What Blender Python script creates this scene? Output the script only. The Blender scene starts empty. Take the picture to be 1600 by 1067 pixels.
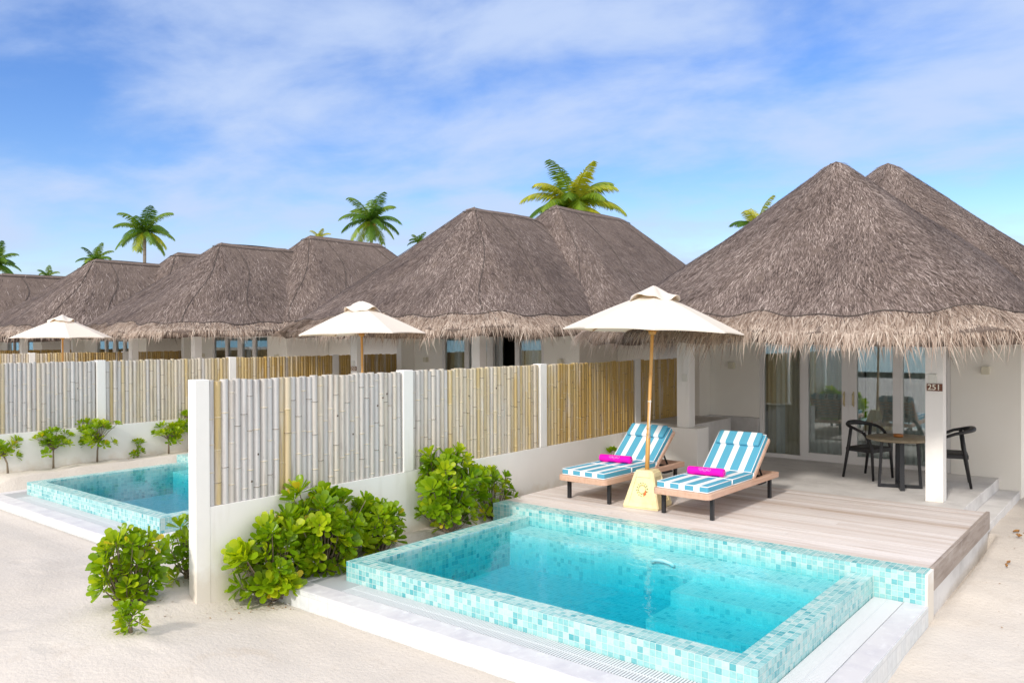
import bpy, math, random
import numpy as np
from mathutils import Matrix, Vector
S = bpy.context.scene
COL = S.collection
R_ = math.radians
random.seed(7)
rng = np.random.default_rng(11)

# ------------------------------------------------------------ camera
yaw, pitch, roll = -0.6815, -0.0048, -0.0042
CAM = (6.047, -3.4134, 2.2306)
fv = Vector((math.sin(yaw)*math.cos(pitch), math.cos(yaw)*math.cos(pitch), math.sin(pitch)))
r0 = Vector((math.cos(yaw), -math.sin(yaw), 0)); u0 = r0.cross(fv)
rv = math.cos(roll)*r0 + math.sin(roll)*u0; uv_ = -math.sin(roll)*r0 + math.cos(roll)*u0
cam_d = bpy.data.cameras.new('camera'); cam = bpy.data.objects.new('camera', cam_d); COL.objects.link(cam)
m = Matrix.Identity(4)
for i in range(3):
    m[i][0] = rv[i]; m[i][1] = uv_[i]; m[i][2] = -fv[i]; m[i][3] = CAM[i]
cam.matrix_world = m
cam_d.sensor_width = 36; cam_d.lens = 1258.27/1600*36; cam_d.clip_end = 3000; cam_d.clip_start = 0.05
S.camera = cam

# ------------------------------------------------------------ light
SUN_EL, SUN_AZ = R_(33), R_(-7)          # azimuth: from -Y turned towards -X
sd = Vector((-math.sin(SUN_AZ)*math.cos(SUN_EL), -math.cos(SUN_AZ)*math.cos(SUN_EL), math.sin(SUN_EL)))
sun_d = bpy.data.lights.new('sun', 'SUN'); sun = bpy.data.objects.new('sun', sun_d); COL.objects.link(sun)
sun_d.energy = 1.75; sun_d.angle = R_(5); sun_d.color = (1.0, 0.93, 0.84)
sun.rotation_mode = 'QUATERNION'; sun.rotation_quaternion = sd.to_track_quat('Z', 'Y'); sun.location = (0, -10, 20)

def N(nt, t, **kw):
    n = nt.nodes.new(t)
    for k, v in kw.items():
        if k[0] == '_': n.inputs[k[1:]].default_value = v
        else: setattr(n, k, v)
    return n

W = bpy.data.worlds.new('World'); S.world = W; W.use_nodes = True
nt = W.node_tree; nt.nodes.clear(); L = nt.links.new
sky = N(nt, 'ShaderNodeTexSky', sky_type='NISHITA', sun_disc=False, sun_elevation=SUN_EL, sun_rotation=math.pi+SUN_AZ, air_density=1.0, dust_density=0.9, ozone_density=2.5)
hsv = N(nt, 'ShaderNodeHueSaturation', _Saturation=1.32, _Value=1.0, _Hue=.516)
L(sky.outputs[0], hsv.inputs['Color'])
sc_ = N(nt, 'ShaderNodeVectorMath', operation='SCALE'); sc_.inputs['Scale'].default_value = 0.128
L(hsv.outputs[0], sc_.inputs[0])
# thin streaky cirrus, laid on a high plane
tc = N(nt, 'ShaderNodeTexCoord'); sep = N(nt, 'ShaderNodeSeparateXYZ'); L(tc.outputs['Generated'], sep.inputs[0])
zc = N(nt, 'ShaderNodeMath', operation='MAXIMUM'); zc.inputs[1].default_value = 0.0; L(sep.outputs['Z'], zc.inputs[0])
za = N(nt, 'ShaderNodeMath', operation='ADD'); za.inputs[1].default_value = 0.18; L(zc.outputs[0], za.inputs[0])
dv = N(nt, 'ShaderNodeVectorMath', operation='DIVIDE'); L(tc.outputs['Generated'], dv.inputs[0])
cmb = N(nt, 'ShaderNodeCombineXYZ'); [L(za.outputs[0], cmb.inputs[i]) for i in range(3)]; L(cmb.outputs[0], dv.inputs[1])
mp = N(nt, 'ShaderNodeMapping'); mp.inputs['Rotation'].default_value = (0, 0, R_(-32)); mp.inputs['Scale'].default_value = (0.8, 1.05, 0.3); mp.inputs['Location'].default_value = (3.1, 1.35, 0)
L(dv.outputs[0], mp.inputs[0])
n1 = N(nt, 'ShaderNodeTexNoise', _Scale=2.2, _Detail=8.0, _Roughness=0.56, _Distortion=0.22); L(mp.outputs[0], n1.inputs['Vector'])
n2 = N(nt, 'ShaderNodeTexNoise', _Scale=0.55, _Detail=2.0); L(mp.outputs[0], n2.inputs['Vector'])
mul = N(nt, 'ShaderNodeMath', operation='ADD'); L(n1.outputs[0], mul.inputs[0]); L(n2.outputs[0], mul.inputs[1])
rp = N(nt, 'ShaderNodeMapRange', _Result=0) if False else nt.nodes.new('ShaderNodeMapRange')
rp.interpolation_type = 'SMOOTHSTEP'
rp.inputs['From Min'].default_value = 0.76; rp.inputs['From Max'].default_value = 1.20; rp.inputs['To Min'].default_value = 0.03; rp.inputs['To Max'].default_value = 0.9
L(mul.outputs[0], rp.inputs['Value'])
mx = N(nt, 'ShaderNodeMix', data_type='RGBA'); L(rp.outputs[0], mx.inputs['Factor']); L(sc_.outputs[0], mx.inputs[6]); mx.inputs[7].default_value = (0.39, 0.475, 0.65, 1)
dt = N(nt, 'ShaderNodeVectorMath', operation='DOT_PRODUCT'); dt.inputs[1].default_value = (0.52, -0.62, 0.59); L(tc.outputs['Generated'], dt.inputs[0])  # added unseen bright white sky behind the camera and overhead, for neutral fill light
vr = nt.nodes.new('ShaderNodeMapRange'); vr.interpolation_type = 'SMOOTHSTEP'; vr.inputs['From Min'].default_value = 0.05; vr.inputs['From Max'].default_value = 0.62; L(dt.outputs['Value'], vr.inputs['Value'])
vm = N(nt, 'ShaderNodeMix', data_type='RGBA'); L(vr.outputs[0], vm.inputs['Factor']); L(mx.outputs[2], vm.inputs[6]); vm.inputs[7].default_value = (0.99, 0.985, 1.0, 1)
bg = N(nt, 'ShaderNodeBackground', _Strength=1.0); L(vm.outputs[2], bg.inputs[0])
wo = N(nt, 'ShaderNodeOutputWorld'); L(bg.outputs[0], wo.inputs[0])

S.view_settings.view_transform = 'Standard'; S.view_settings.look = 'None'
S.view_settings.exposure = 0.60; S.view_settings.gamma = 1.0
S.cycles.max_bounces = 8; S.cycles.transparent_max_bounces = 16
S.cycles.caustics_reflective = False; S.cycles.caustics_refractive = False

# ------------------------------------------------------------ helpers
def lin(r, g, b):
    return tuple(((c/255)/12.92 if c/255 <= .04045 else ((c/255+.055)/1.055)**2.4) for c in (r, g, b)) + (1,)

class G:
    """collects geometry; makes ONE mesh"""
    def __init__(s): s.v = []; s.f = []; s.c = []; s.mi = []; s.cur = 0.5; s.m = 0; s.sm = []; s.smooth = False
    def add(s, vs, fs):
        o = len(s.v); s.v.extend([tuple(p) for p in vs])
        for f in fs:
            s.f.append([i+o for i in f]); s.c.append(s.cur); s.mi.append(s.m); s.sm.append(s.smooth)
        return s
    def box(s, x0, x1, y0, y1, z0, z1):
        v = [(x0,y0,z0),(x1,y0,z0),(x1,y1,z0),(x0,y1,z0),(x0,y0,z1),(x1,y0,z1),(x1,y1,z1),(x0,y1,z1)]
        return s.add(v, [(0,3,2,1),(4,5,6,7),(0,1,5,4),(1,2,6,5),(2,3,7,6),(3,0,4,7)])
    def obox(s, c, ax, ay, az, hx, hy, hz):
        c, ax, ay, az = Vector(c), Vector(ax), Vector(ay), Vector(az)
        v = [c+ax*hx*a+ay*hy*b+az*hz*d for d in (-1,1) for b in (-1,1) for a in (-1,1)]
        return s.add(v, [(0,2,3,1),(4,5,7,6),(0,1,5,4),(1,3,7,5),(3,2,6,7),(2,0,4,6)])
    def tube(s, pts, rad, n=10, cap=True, flat=1.0):
        pts = [Vector(p) for p in pts]
        if not hasattr(rad, '__len__'): rad = [rad]*len(pts)
        vs = []; fs = []; prev = None
        for i, p in enumerate(pts):
            t = (pts[min(i+1, len(pts)-1)] - pts[max(i-1, 0)]).normalized()
            if prev is None:
                a = Vector((0,0,1)) if abs(t.z) < .9 else Vector((1,0,0))
                x = t.cross(a).normalized()
            else:
                x = (prev - t*prev.dot(t)).normalized()
            prev = x; y = t.cross(x)
            for k in range(n):
                an = 2*math.pi*k/n
                vs.append(p + (x*math.cos(an) + y*math.sin(an)*flat)*rad[i])
        for i in range(len(pts)-1):
            for k in range(n):
                fs.append((i*n+k, i*n+(k+1)%n, (i+1)*n+(k+1)%n, (i+1)*n+k))
        if cap:
            fs.append(tuple(range(n))[::-1]); fs.append(tuple((len(pts)-1)*n+k for k in range(n)))
        sm = s.smooth; s.smooth = True; s.add(vs, fs); s.smooth = sm
        return s
    def lathe(s, prof, c=(0,0,0), n=24):
        vs = []; fs = []
        for r, z in prof:
            for k in range(n):
                a = 2*math.pi*k/n; vs.append((c[0]+r*math.cos(a), c[1]+r*math.sin(a), c[2]+z))
        for i in range(len(prof)-1):
            for k in range(n): fs.append((i*n+k, i*n+(k+1)%n, (i+1)*n+(k+1)%n, (i+1)*n+k))
        sm = s.smooth; s.smooth = True; s.add(vs, fs); s.smooth = sm
        s.add([(c[0]+prof[0][0]*math.cos(2*math.pi*k/n), c[1]+prof[0][0]*math.sin(2*math.pi*k/n), c[2]+prof[0][1]) for k in range(n)], [tuple(range(n))[::-1]])
        s.add([(c[0]+prof[-1][0]*math.cos(2*math.pi*k/n), c[1]+prof[-1][0]*math.sin(2*math.pi*k/n), c[2]+prof[-1][1]) for k in range(n)], [tuple(range(n))])
        return s
    def grid(s, P):
        """P: rows of points"""
        r, c = len(P), len(P[0])
        sm = s.smooth; s.smooth = True
        s.add([p for row in P for p in row], [(i*c+j, i*c+j+1, (i+1)*c+j+1, (i+1)*c+j) for i in range(r-1) for j in range(c-1)])
        s.smooth = sm; return s

def mesh_obj(name, v, f, mats, parent=None, col=None, mi=None, sm=None, uv=True, bev=0, org=None):
    me = bpy.data.meshes.new(name)
    v = np.asarray(v, dtype=np.float64)
    if org is not None: v = v - np.array(org)
    if isinstance(f, np.ndarray):
        nf, k = f.shape; flat = f.reshape(-1); starts = np.arange(nf)*k; tot = np.full(nf, k)
    else:
        nf = len(f); tot = np.array([len(a) for a in f]); starts = np.concatenate([[0], np.cumsum(tot)[:-1]]); flat = np.array([i for a in f for i in a])
    me.vertices.add(len(v)); me.vertices.foreach_set('co', v.astype(np.float32).ravel())
    me.loops.add(len(flat)); me.loops.foreach_set('vertex_index', flat.astype(np.int32))
    me.polygons.add(nf); me.polygons.foreach_set('loop_start', starts.astype(np.int32))
    if not isinstance(mats, (list, tuple)): mats = [mats]
    for mt in mats: me.materials.append(mt)
    if mi is not None: me.polygons.foreach_set('material_index', np.array(mi, dtype=np.int32))
    if sm is not None: me.polygons.foreach_set('use_smooth', np.array(sm, dtype=bool))
    me.update(calc_edges=True)
    if col is not None:
        a = me.attributes.new('rnd', 'FLOAT', 'FACE'); a.data.foreach_set('value', np.array(col, dtype=np.float32))
    if uv and nf < 60000:
        o = np.array(org) if org is not None else np.zeros(3)
        ul = me.uv_layers.new(name='UVMap'); nr = np.zeros(nf*3, dtype=np.float32); me.polygons.foreach_get('normal', nr); nr = np.abs(nr.reshape(-1, 3))
        ax = np.argmax(nr - np.array([0, 1e-4, 2e-4]), axis=1); lax = np.repeat(ax, tot); co = v[flat] + o
        uvv = np.where((lax == 2)[:, None], co[:, [0, 1]], np.where((lax == 1)[:, None], co[:, [0, 2]], co[:, [1, 2]]))
        ul.data.foreach_set('uv', uvv.astype(np.float32).ravel())
    ob = bpy.data.objects.new(name, me); COL.objects.link(ob)
    if parent is not None: ob.parent = parent
    if bev:
        b = ob.modifiers.new('bevel', 'BEVEL'); b.width = bev; b.segments = 2; b.limit_method = 'ANGLE'; b.angle_limit = R_(35)
    return ob

def put(name, g, mats, parent=None, bev=0, org=None, uv=True):
    return mesh_obj(name, g.v, g.f, mats, parent, g.c, g.mi, g.sm, uv, bev, org)

def tag(o, label=None, cat=None, group=None, kind=None):
    if label: o['label'] = label
    if cat: o['category'] = cat
    if group: o['group'] = group
    if kind: o['kind'] = kind
    return o
def thing(name, loc, label, cat, group=None, rz=0):
    o = bpy.data.objects.new(name, None); COL.objects.link(o); o.location = loc; o.rotation_euler = (0, 0, rz); o.empty_display_size = .2
    return tag(o, label, cat, group)
KIDS = {}
def copy_tree(o, parent=None):
    c = o.copy(); COL.objects.link(c)
    if parent is not None: c.parent = parent
    for ch in [k for k in bpy.data.objects if k.parent == o]: copy_tree(ch, c)
    return c

# ------------------------------------------------------------ materials
def mat(name, base, rough=.6, noise=None, bump=None, spec=.5, metal=0, attr=None, coord='Position', vary=None):
    """noise=(scale xyz, colour2, lo, hi)   bump=(scale xyz, strength, distance)   attr=(colour ramp list) by face attribute"""
    M = bpy.data.materials.new(name); M.use_nodes = True; nt = M.node_tree; L = nt.links.new
    p = nt.nodes['Principled BSDF']; p.inputs['Roughness'].default_value = rough; p.inputs['Specular IOR Level'].default_value = spec; p.inputs['Metallic'].default_value = metal
    p.inputs['Base Color'].default_value = base
    geo = N(nt, 'ShaderNodeNewGeometry') if coord == 'Position' else N(nt, 'ShaderNodeTexCoord')
    cs = geo.outputs['Position' if coord == 'Position' else coord]
    out = None
    if attr:
        at = N(nt, 'ShaderNodeAttribute', attribute_name='rnd'); cr = N(nt, 'ShaderNodeValToRGB'); e = cr.color_ramp.elements
        e[0].position, e[0].color = attr[0]; e[1].position, e[1].color = attr[-1]
        for ps, cc in attr[1:-1]:
            x = e.new(ps); x.color = cc
        L(at.outputs['Fac'], cr.inputs[0]); out = cr.outputs[0]
    if noise:
        for ns in (noise if isinstance(noise, list) else [noise]):
            mpn = N(nt, 'ShaderNodeMapping'); mpn.inputs['Scale'].default_value = ns[0]; L(cs, mpn.inputs[0])
            nn = N(nt, 'ShaderNodeTexNoise', _Scale=1.0, _Detail=5.0, _Roughness=.6); L(mpn.outputs[0], nn.inputs['Vector'])
            mr = N(nt, 'ShaderNodeMapRange'); mr.inputs['From Min'].default_value = ns[2]; mr.inputs['From Max'].default_value = ns[3]; L(nn.outputs[0], mr.inputs[0])
            mm = N(nt, 'ShaderNodeMix', data_type='RGBA'); L(mr.outputs[0], mm.inputs['Factor'])
            if out is not None: L(out, mm.inputs[6])
            else: mm.inputs[6].default_value = base
            mm.inputs[7].default_value = ns[1]; out = mm.outputs[2]
    if out is not None: L(out, p.inputs['Base Color'])
    if bump:
        mpn = N(nt, 'ShaderNodeMapping'); mpn.inputs['Scale'].default_value = bump[0]; L(cs, mpn.inputs[0])
        nn = N(nt, 'ShaderNodeTexNoise', _Scale=1.0, _Detail=6.0, _Roughness=.65); L(mpn.outputs[0], nn.inputs['Vector'])
        bp = N(nt, 'ShaderNodeBump', _Strength=bump[1], _Distance=bump[2]); L(nn.outputs[0], bp.inputs['Height']); L(bp.outputs[0], p.inputs['Normal'])
    return M

def tiles(name, size, cols, grout, rough=.25, gw=.07, bump=.4):
    M = bpy.data.materials.new(name); M.use_nodes = True; nt = M.node_tree; L = nt.links.new; p = nt.nodes['Principled BSDF']
    uv = N(nt, 'ShaderNodeUVMap', uv_map='UVMap'); sc = N(nt, 'ShaderNodeVectorMath', operation='SCALE'); sc.inputs['Scale'].default_value = 1/size; L(uv.outputs[0], sc.inputs[0])
    off = N(nt, 'ShaderNodeVectorMath', operation='ADD'); off.inputs[1].default_value = (50.13, 50.13, .5); L(sc.outputs[0], off.inputs[0])
    fl = N(nt, 'ShaderNodeVectorMath', operation='FLOOR'); L(off.outputs[0], fl.inputs[0])
    fr = N(nt, 'ShaderNodeVectorMath', operation='FRACTION'); L(off.outputs[0], fr.inputs[0])
    wn = N(nt, 'ShaderNodeTexWhiteNoise', noise_dimensions='3D'); L(fl.outputs[0], wn.inputs[0])
    cr = N(nt, 'ShaderNodeValToRGB'); e = cr.color_ramp.elements; cr.color_ramp.interpolation = 'CONSTANT'
    e[0].position = 0; e[0].color = cols[0][1]; e[1].position = cols[1][0]; e[1].color = cols[1][1]
    for ps, c in cols[2:]:
        x = e.new(ps); x.color = c
    L(wn.outputs['Value'], cr.inputs[0])
    # mottling in the glass
    nn = N(nt, 'ShaderNodeTexNoise', _Scale=9.0/size/4, _Detail=3.0); L(uv.outputs[0], nn.inputs['Vector'])
    hv = N(nt, 'ShaderNodeHueSaturation', _Hue=.5); mr = N(nt, 'ShaderNodeMapRange'); mr.inputs['To Min'].default_value = .78; mr.inputs['To Max'].default_value = 1.22; L(nn.outputs[0], mr.inputs[0]); L(mr.outputs[0], hv.inputs['Value']); L(cr.outputs[0], hv.inputs['Color'])
    s2 = N(nt, 'ShaderNodeSeparateXYZ'); L(fr.outputs[0], s2.inputs[0])
    def edge(o):
        a = N(nt, 'ShaderNodeMath', operation='SUBTRACT'); a.inputs[1].default_value = .5; L(o, a.inputs[0])
        b = N(nt, 'ShaderNodeMath', operation='ABSOLUTE'); L(a.outputs[0], b.inputs[0]); return b.outputs[0]
    mxn = N(nt, 'ShaderNodeMath', operation='MAXIMUM'); L(edge(s2.outputs[0]), mxn.inputs[0]); L(edge(s2.outputs[1]), mxn.inputs[1])
    gm = N(nt, 'ShaderNodeMapRange'); gm.inputs['From Min'].default_value = .5-gw*.75; gm.inputs['From Max'].default_value = .5-gw*.35; L(mxn.outputs[0], gm.inputs[0])
    mm = N(nt, 'ShaderNodeMix', data_type='RGBA'); L(gm.outputs[0], mm.inputs['Factor']); L(hv.outputs[0], mm.inputs[6]); mm.inputs[7].default_value = grout
    L(mm.outputs[2], p.inputs['Base Color'])
    ro = N(nt, 'ShaderNodeMapRange'); ro.inputs['To Min'].default_value = rough; ro.inputs['To Max'].default_value = .8; L(gm.outputs[0], ro.inputs[0]); L(ro.outputs[0], p.inputs['Roughness'])
    bp = N(nt, 'ShaderNodeBump', _Strength=bump, _Distance=.004, invert=True); L(gm.outputs[0], bp.inputs['Height']); L(bp.outputs[0], p.inputs['Normal'])
    return M

M_plaster = mat('white_plaster', (.85,.83,.795,1), .75, noise=[((1.1,1.1,.8),(.79,.775,.745,1),.45,.8),((5,5,.7),(.70,.67,.61,1),.60,.85)], bump=((9,9,9),.15,.01))
nt = M_plaster.node_tree; p = nt.nodes['Principled BSDF']; src = p.inputs['Base Color'].links[0].from_socket
gg = N(nt, 'ShaderNodeNewGeometry'); sx_n = N(nt, 'ShaderNodeSeparateXYZ'); nt.links.new(gg.outputs['Position'], sx_n.inputs[0]); nz = N(nt, 'ShaderNodeTexNoise', _Scale=7.0, _Detail=5.0); nt.links.new(gg.outputs['Position'], nz.inputs['Vector'])
ma = N(nt, 'ShaderNodeMath', operation='MULTIPLY_ADD'); ma.inputs[1].default_value = -.34; nt.links.new(nz.outputs[0], ma.inputs[0]); nt.links.new(sx_n.outputs[2], ma.inputs[2])
mr = N(nt, 'ShaderNodeMapRange'); mr.inputs['From Min'].default_value = .24; mr.inputs['From Max'].default_value = .10; mr.inputs['To Max'].default_value = .8; nt.links.new(ma.outputs[0], mr.inputs[0])
mm = N(nt, 'ShaderNodeMix', data_type='RGBA'); nt.links.new(mr.outputs[0], mm.inputs['Factor']); nt.links.new(src, mm.inputs[6]); mm.inputs[7].default_value = (.70,.63,.53,1); nt.links.new(mm.outputs[2], p.inputs['Base Color'])
M_cream = mat('cream_plaster', (.90,.87,.80,1), .8, noise=((.8,.8,.8),(.86,.82,.74,1),.4,.75), bump=((14,14,14),.12,.01))
M_conc = mat('grey_concrete', (.70,.68,.66,1), .8, noise=[((2.2,2.2,3),(.54,.52,.50,1),.42,.7),((14,14,14),(.71,.69,.67,1),.5,.85)], bump=((22,22,22),.2,.006))
M_border = mat('lilac_stone_border', (.66,.64,.65,1), .45, noise=[((4,4,4),(.55,.53,.57,1),.42,.7),((13,9,13),(.74,.73,.74,1),.52,.75)], bump=((30,30,30),.1,.003))
M_white = mat('white_enamel', (.84,.84,.85,1), .35)
M_grate = mat('white_plastic_grating', (.68,.69,.71,1), .45)
M_frame = mat('off_white_joinery', (.80,.775,.75,1), .45)
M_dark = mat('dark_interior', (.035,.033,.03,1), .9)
M_sand = mat('coral_sand', (.60,.545,.485,1), .95, noise=[((.45,.45,.45),(.64,.585,.525,1),.4,.65),((5,5,5),(.57,.51,.445,1),.55,.8),((1.3,1.3,1.3),(.53,.44,.34,1),.64,.82),((85,85,85),(.36,.30,.23,1),.60,.78)], bump=((26,26,26),.55,.02), spec=.2)
M_wood = mat('weathered_deck_wood', (.55,.46,.42,1), .75, attr=[(0,(.48,.38,.31,1)),(.35,(.60,.52,.475,1)),(.7,(.67,.605,.57,1)),(1,(.73,.675,.65,1))],
             noise=[((1.3,26,26),(.40,.30,.23,1),.55,.78),((2.2,75,75),(.63,.59,.58,1),.5,.75)], bump=((2,60,60),.25,.004))
M_fascia = mat('fascia_board', (.36,.30,.26,1), .8, noise=[((30,1.4,14),(.22,.17,.14,1),.48,.72),((9,3,9),(.45,.40,.37,1),.55,.8)], bump=((40,2,40),.3,.004))
M_teak = mat('pale_teak', (.66,.43,.32,1), .5, noise=[((20,3,20),(.55,.32,.21,1),.45,.75)], bump=((60,5,60),.1,.002), coord='Object')
M_black = mat('black_metal', (.017,.018,.022,1), .38)
M_blackwood = mat('black_stained_wood', (.016,.016,.018,1), .45, bump=((30,30,30),.1,.002), coord='Object')
M_seat = mat('black_woven_seat', (.03,.028,.026,1), .6, bump=((130,130,130),.5,.003), coord='Object')
M_bam_pole = mat('golden_bamboo_pole', (.62,.33,.09,1), .35, noise=((12,12,2),(.50,.24,.05,1),.4,.7), coord='Object')
M_base = mat('yellow_ochre_base', (.80,.68,.40,1), .6, noise=[((7,7,7),(.72,.58,.30,1),.45,.75),((40,40,40),(.84,.73,.46,1),.55,.8)], bump=((40,40,40),.2,.003), coord='Object')
M_towel = mat('magenta_towel', (.86,.012,.46,1), .95, bump=((180,180,180),.6,.004), coord='Object', spec=.1)
M_swirl = mat('pink_embroidery', (.90,.25,.62,1), .9)
M_brown = mat('brown_sign_wood', (.13,.045,.022,1), .6, noise=((60,60,20),(.19,.075,.04,1),.4,.7))
M_cream2 = mat('cream_lettering', (.85,.80,.68,1), .6)
M_table = mat('woven_straw_tabletop', (.30,.25,.17,1), .55, noise=((5,50,5),(.22,.17,.11,1),.4,.7), bump=((60,60,60),.25,.002), coord='Object')
M_amber = mat('amber_ashtray', (.42,.15,.03,1), .3)
M_trunk = mat('grey_shrub_bark', (.22,.17,.12,1), .9, bump=((20,20,20),.4,.005))
M_palmtrunk = mat('palm_bark', (.26,.22,.18,1), .9, noise=((1,1,6),(.15,.12,.09,1),.4,.7))
M_fallen = mat('dry_brown_leaf', (.33,.16,.04,1), .7, noise=((30,30,30),(.20,.09,.03,1),.4,.7))
M_wick = mat('grey_armchair_fabric', (.10,.10,.10,1), .8)
M_mosaic = tiles('turquoise_pool_mosaic', .0445, [(0,(.36,.62,.61,1)),(.22,(.29,.57,.57,1)),(.42,(.23,.52,.53,1)),(.58,(.47,.66,.64,1)),(.76,(.16,.46,.49,1)),(.86,(.31,.60,.60,1)),(.96,(.10,.40,.44,1))], (.56,.64,.61,1), gw=.07)
M_basin = tiles('pale_aqua_basin_mosaic', .0445, [(0,(.46,.68,.70,1)),(.3,(.41,.65,.67,1)),(.6,(.52,.71,.72,1)),(.85,(.35,.60,.63,1))], (.52,.66,.66,1), gw=.06)
M_walltile = tiles('white_platform_tile', .12, [(0,(.68,.70,.71,1)),(.5,(.64,.67,.69,1))], (.56,.58,.59,1), rough=.35, gw=.03)

def two_sided(name, ramp, trans=.35, rough=.5, tcol=None, spec=.4):
    M = bpy.data.materials.new(name); M.use_nodes = True; nt = M.node_tree; L = nt.links.new; p = nt.nodes['Principled BSDF']; p.inputs['Roughness'].default_value = rough; p.inputs['Specular IOR Level'].default_value = spec
    at = N(nt, 'ShaderNodeAttribute', attribute_name='rnd'); cr = N(nt, 'ShaderNodeValToRGB'); e = cr.color_ramp.elements
    e[0].position, e[0].color = ramp[0]; e[1].position, e[1].color = ramp[-1]
    for ps, cc in ramp[1:-1]:
        x = e.new(ps); x.color = cc
    L(at.outputs['Fac'], cr.inputs[0]); L(cr.outputs[0], p.inputs['Base Color'])
    if trans:
        tr = N(nt, 'ShaderNodeBsdfTranslucent'); ms = N(nt, 'ShaderNodeMixShader'); ms.inputs[0].default_value = trans
        hv = N(nt, 'ShaderNodeHueSaturation', _Saturation=1.1, _Value=1.5); L(cr.outputs[0], hv.inputs['Color']); L(hv.outputs[0], tr.inputs[0])
        L(p.outputs[0], ms.inputs[1]); L(tr.outputs[0], ms.inputs[2]); L(ms.outputs[0], nt.nodes['Material Output'].inputs['Surface'])
    return M
M_leaf = two_sided('glossy_shrub_leaf', [(0,(.07,.16,.005,1)),(.4,(.17,.30,.007,1)),(.75,(.28,.40,.01,1)),(.93,(.46,.53,.02,1)),(1,(.62,.50,.04,1))], .38, .32)
M_palm = two_sided('palm_frond', [(0,(.03,.08,.01,1)),(.45,(.08,.17,.015,1)),(.8,(.22,.31,.02,1)),(1,(.48,.46,.04,1))], .3, .45)
M_thatch = two_sided('thatch_straw', [(0,(.055,.040,.036,1)),(.3,(.155,.116,.102,1)),(.62,(.30,.235,.21,1)),(.88,(.52,.435,.395,1)),(1,(.74,.65,.59,1))], 0, .75, spec=.2)
M_fringe = two_sided('thatch_fringe_straw', [(0,(.13,.09,.07,1)),(.25,(.30,.22,.175,1)),(.6,(.51,.42,.355,1)),(.85,(.67,.585,.51,1)),(1,(.82,.75,.66,1))], .3, .7, spec=.2)
M_under = mat('old_thatch_layer', (.17,.13,.112,1), .95, noise=[((1.2,1.2,1.2),(.12,.09,.078,1),.4,.7),((25,25,25),(.25,.20,.17,1),.45,.75)], bump=((40,40,40),.8,.03), spec=.1)
M_bamboo = mat('bamboo_culms', (.5,.45,.4,1), .5, attr=[(0,(.05,.035,.025,1)),(.1,(.13,.09,.06,1)),(.12,(.50,.32,.08,1)),(.35,(.57,.44,.22,1)),(.5,(.60,.52,.39,1)),(.7,(.61,.555,.49,1)),(.85,(.53,.51,.495,1)),(1,(.61,.59,.575,1))],
               noise=[((30,30,2.0),(.33,.28,.25,1),.54,.80),((9,9,1.2),(.64,.62,.61,1),.55,.85)], bump=((40,40,5),.15,.003))
M_canvas = bpy.data.materials.new('cream_canvas'); M_canvas.use_nodes = True
nt = M_canvas.node_tree; p = nt.nodes['Principled BSDF']; p.inputs['Base Color'].default_value = (.84,.79,.73,1); p.inputs['Roughness'].default_value = .9; p.inputs['Specular IOR Level'].default_value = .15
tr = N(nt, 'ShaderNodeBsdfTranslucent', _Color=(.85,.62,.30,1)); ms = N(nt, 'ShaderNodeMixShader'); ms.inputs[0].default_value = .25
nt.links.new(p.outputs[0], ms.inputs[1]); nt.links.new(tr.outputs[0], ms.inputs[2]); nt.links.new(ms.outputs[0], nt.nodes['Material Output'].inputs['Surface'])

def schlick(nt, f0, gain=1.0, normal=None):
    lw = N(nt, 'ShaderNodeLayerWeight', _Blend=.5); p5 = N(nt, 'ShaderNodeMath', operation='POWER'); p5.inputs[1].default_value = 5.0; nt.links.new(lw.outputs['Facing'], p5.inputs[0])
    if normal is not None: nt.links.new(normal, lw.inputs['Normal'])
    ma = N(nt, 'ShaderNodeMath', operation='MULTIPLY_ADD', use_clamp=True); ma.inputs[1].default_value = (1-f0)*gain; ma.inputs[2].default_value = f0*gain; nt.links.new(p5.outputs[0], ma.inputs[0]); return ma.outputs[0]
M_veil = bpy.data.materials.new('sheer_veil'); M_veil.use_nodes = True; nt = M_veil.node_tree; p = nt.nodes['Principled BSDF']; p.inputs['Base Color'].default_value = (.86,.88,.86,1); p.inputs['Roughness'].default_value = .9
tr = N(nt, 'ShaderNodeBsdfTransparent'); ms = N(nt, 'ShaderNodeMixShader'); ms.inputs[0].default_value = .42
nt.links.new(p.outputs[0], ms.inputs[1]); nt.links.new(tr.outputs[0], ms.inputs[2]); nt.links.new(ms.outputs[0], nt.nodes['Material Output'].inputs['Surface'])
def glass_mat(name, tint, refl=1.0):
    M = bpy.data.materials.new(name); M.use_nodes = True; nt = M.node_tree; nt.nodes.clear(); L = nt.links.new
    t = N(nt, 'ShaderNodeBsdfTransparent', _Color=tint); g = N(nt, 'ShaderNodeBsdfGlossy', _Color=(.9,.95,1,1), _Roughness=0.01);     ms = N(nt, 'ShaderNodeMixShader'); L(schlick(nt, .05, refl), ms.inputs[0]); L(t.outputs[0], ms.inputs[1]); L(g.outputs[0], ms.inputs[2])
    o = N(nt, 'ShaderNodeOutputMaterial'); L(ms.outputs[0], o.inputs[0]); return M
M_glass = glass_mat('door_glass', (.90,.94,.92,1), 3.0)

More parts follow.
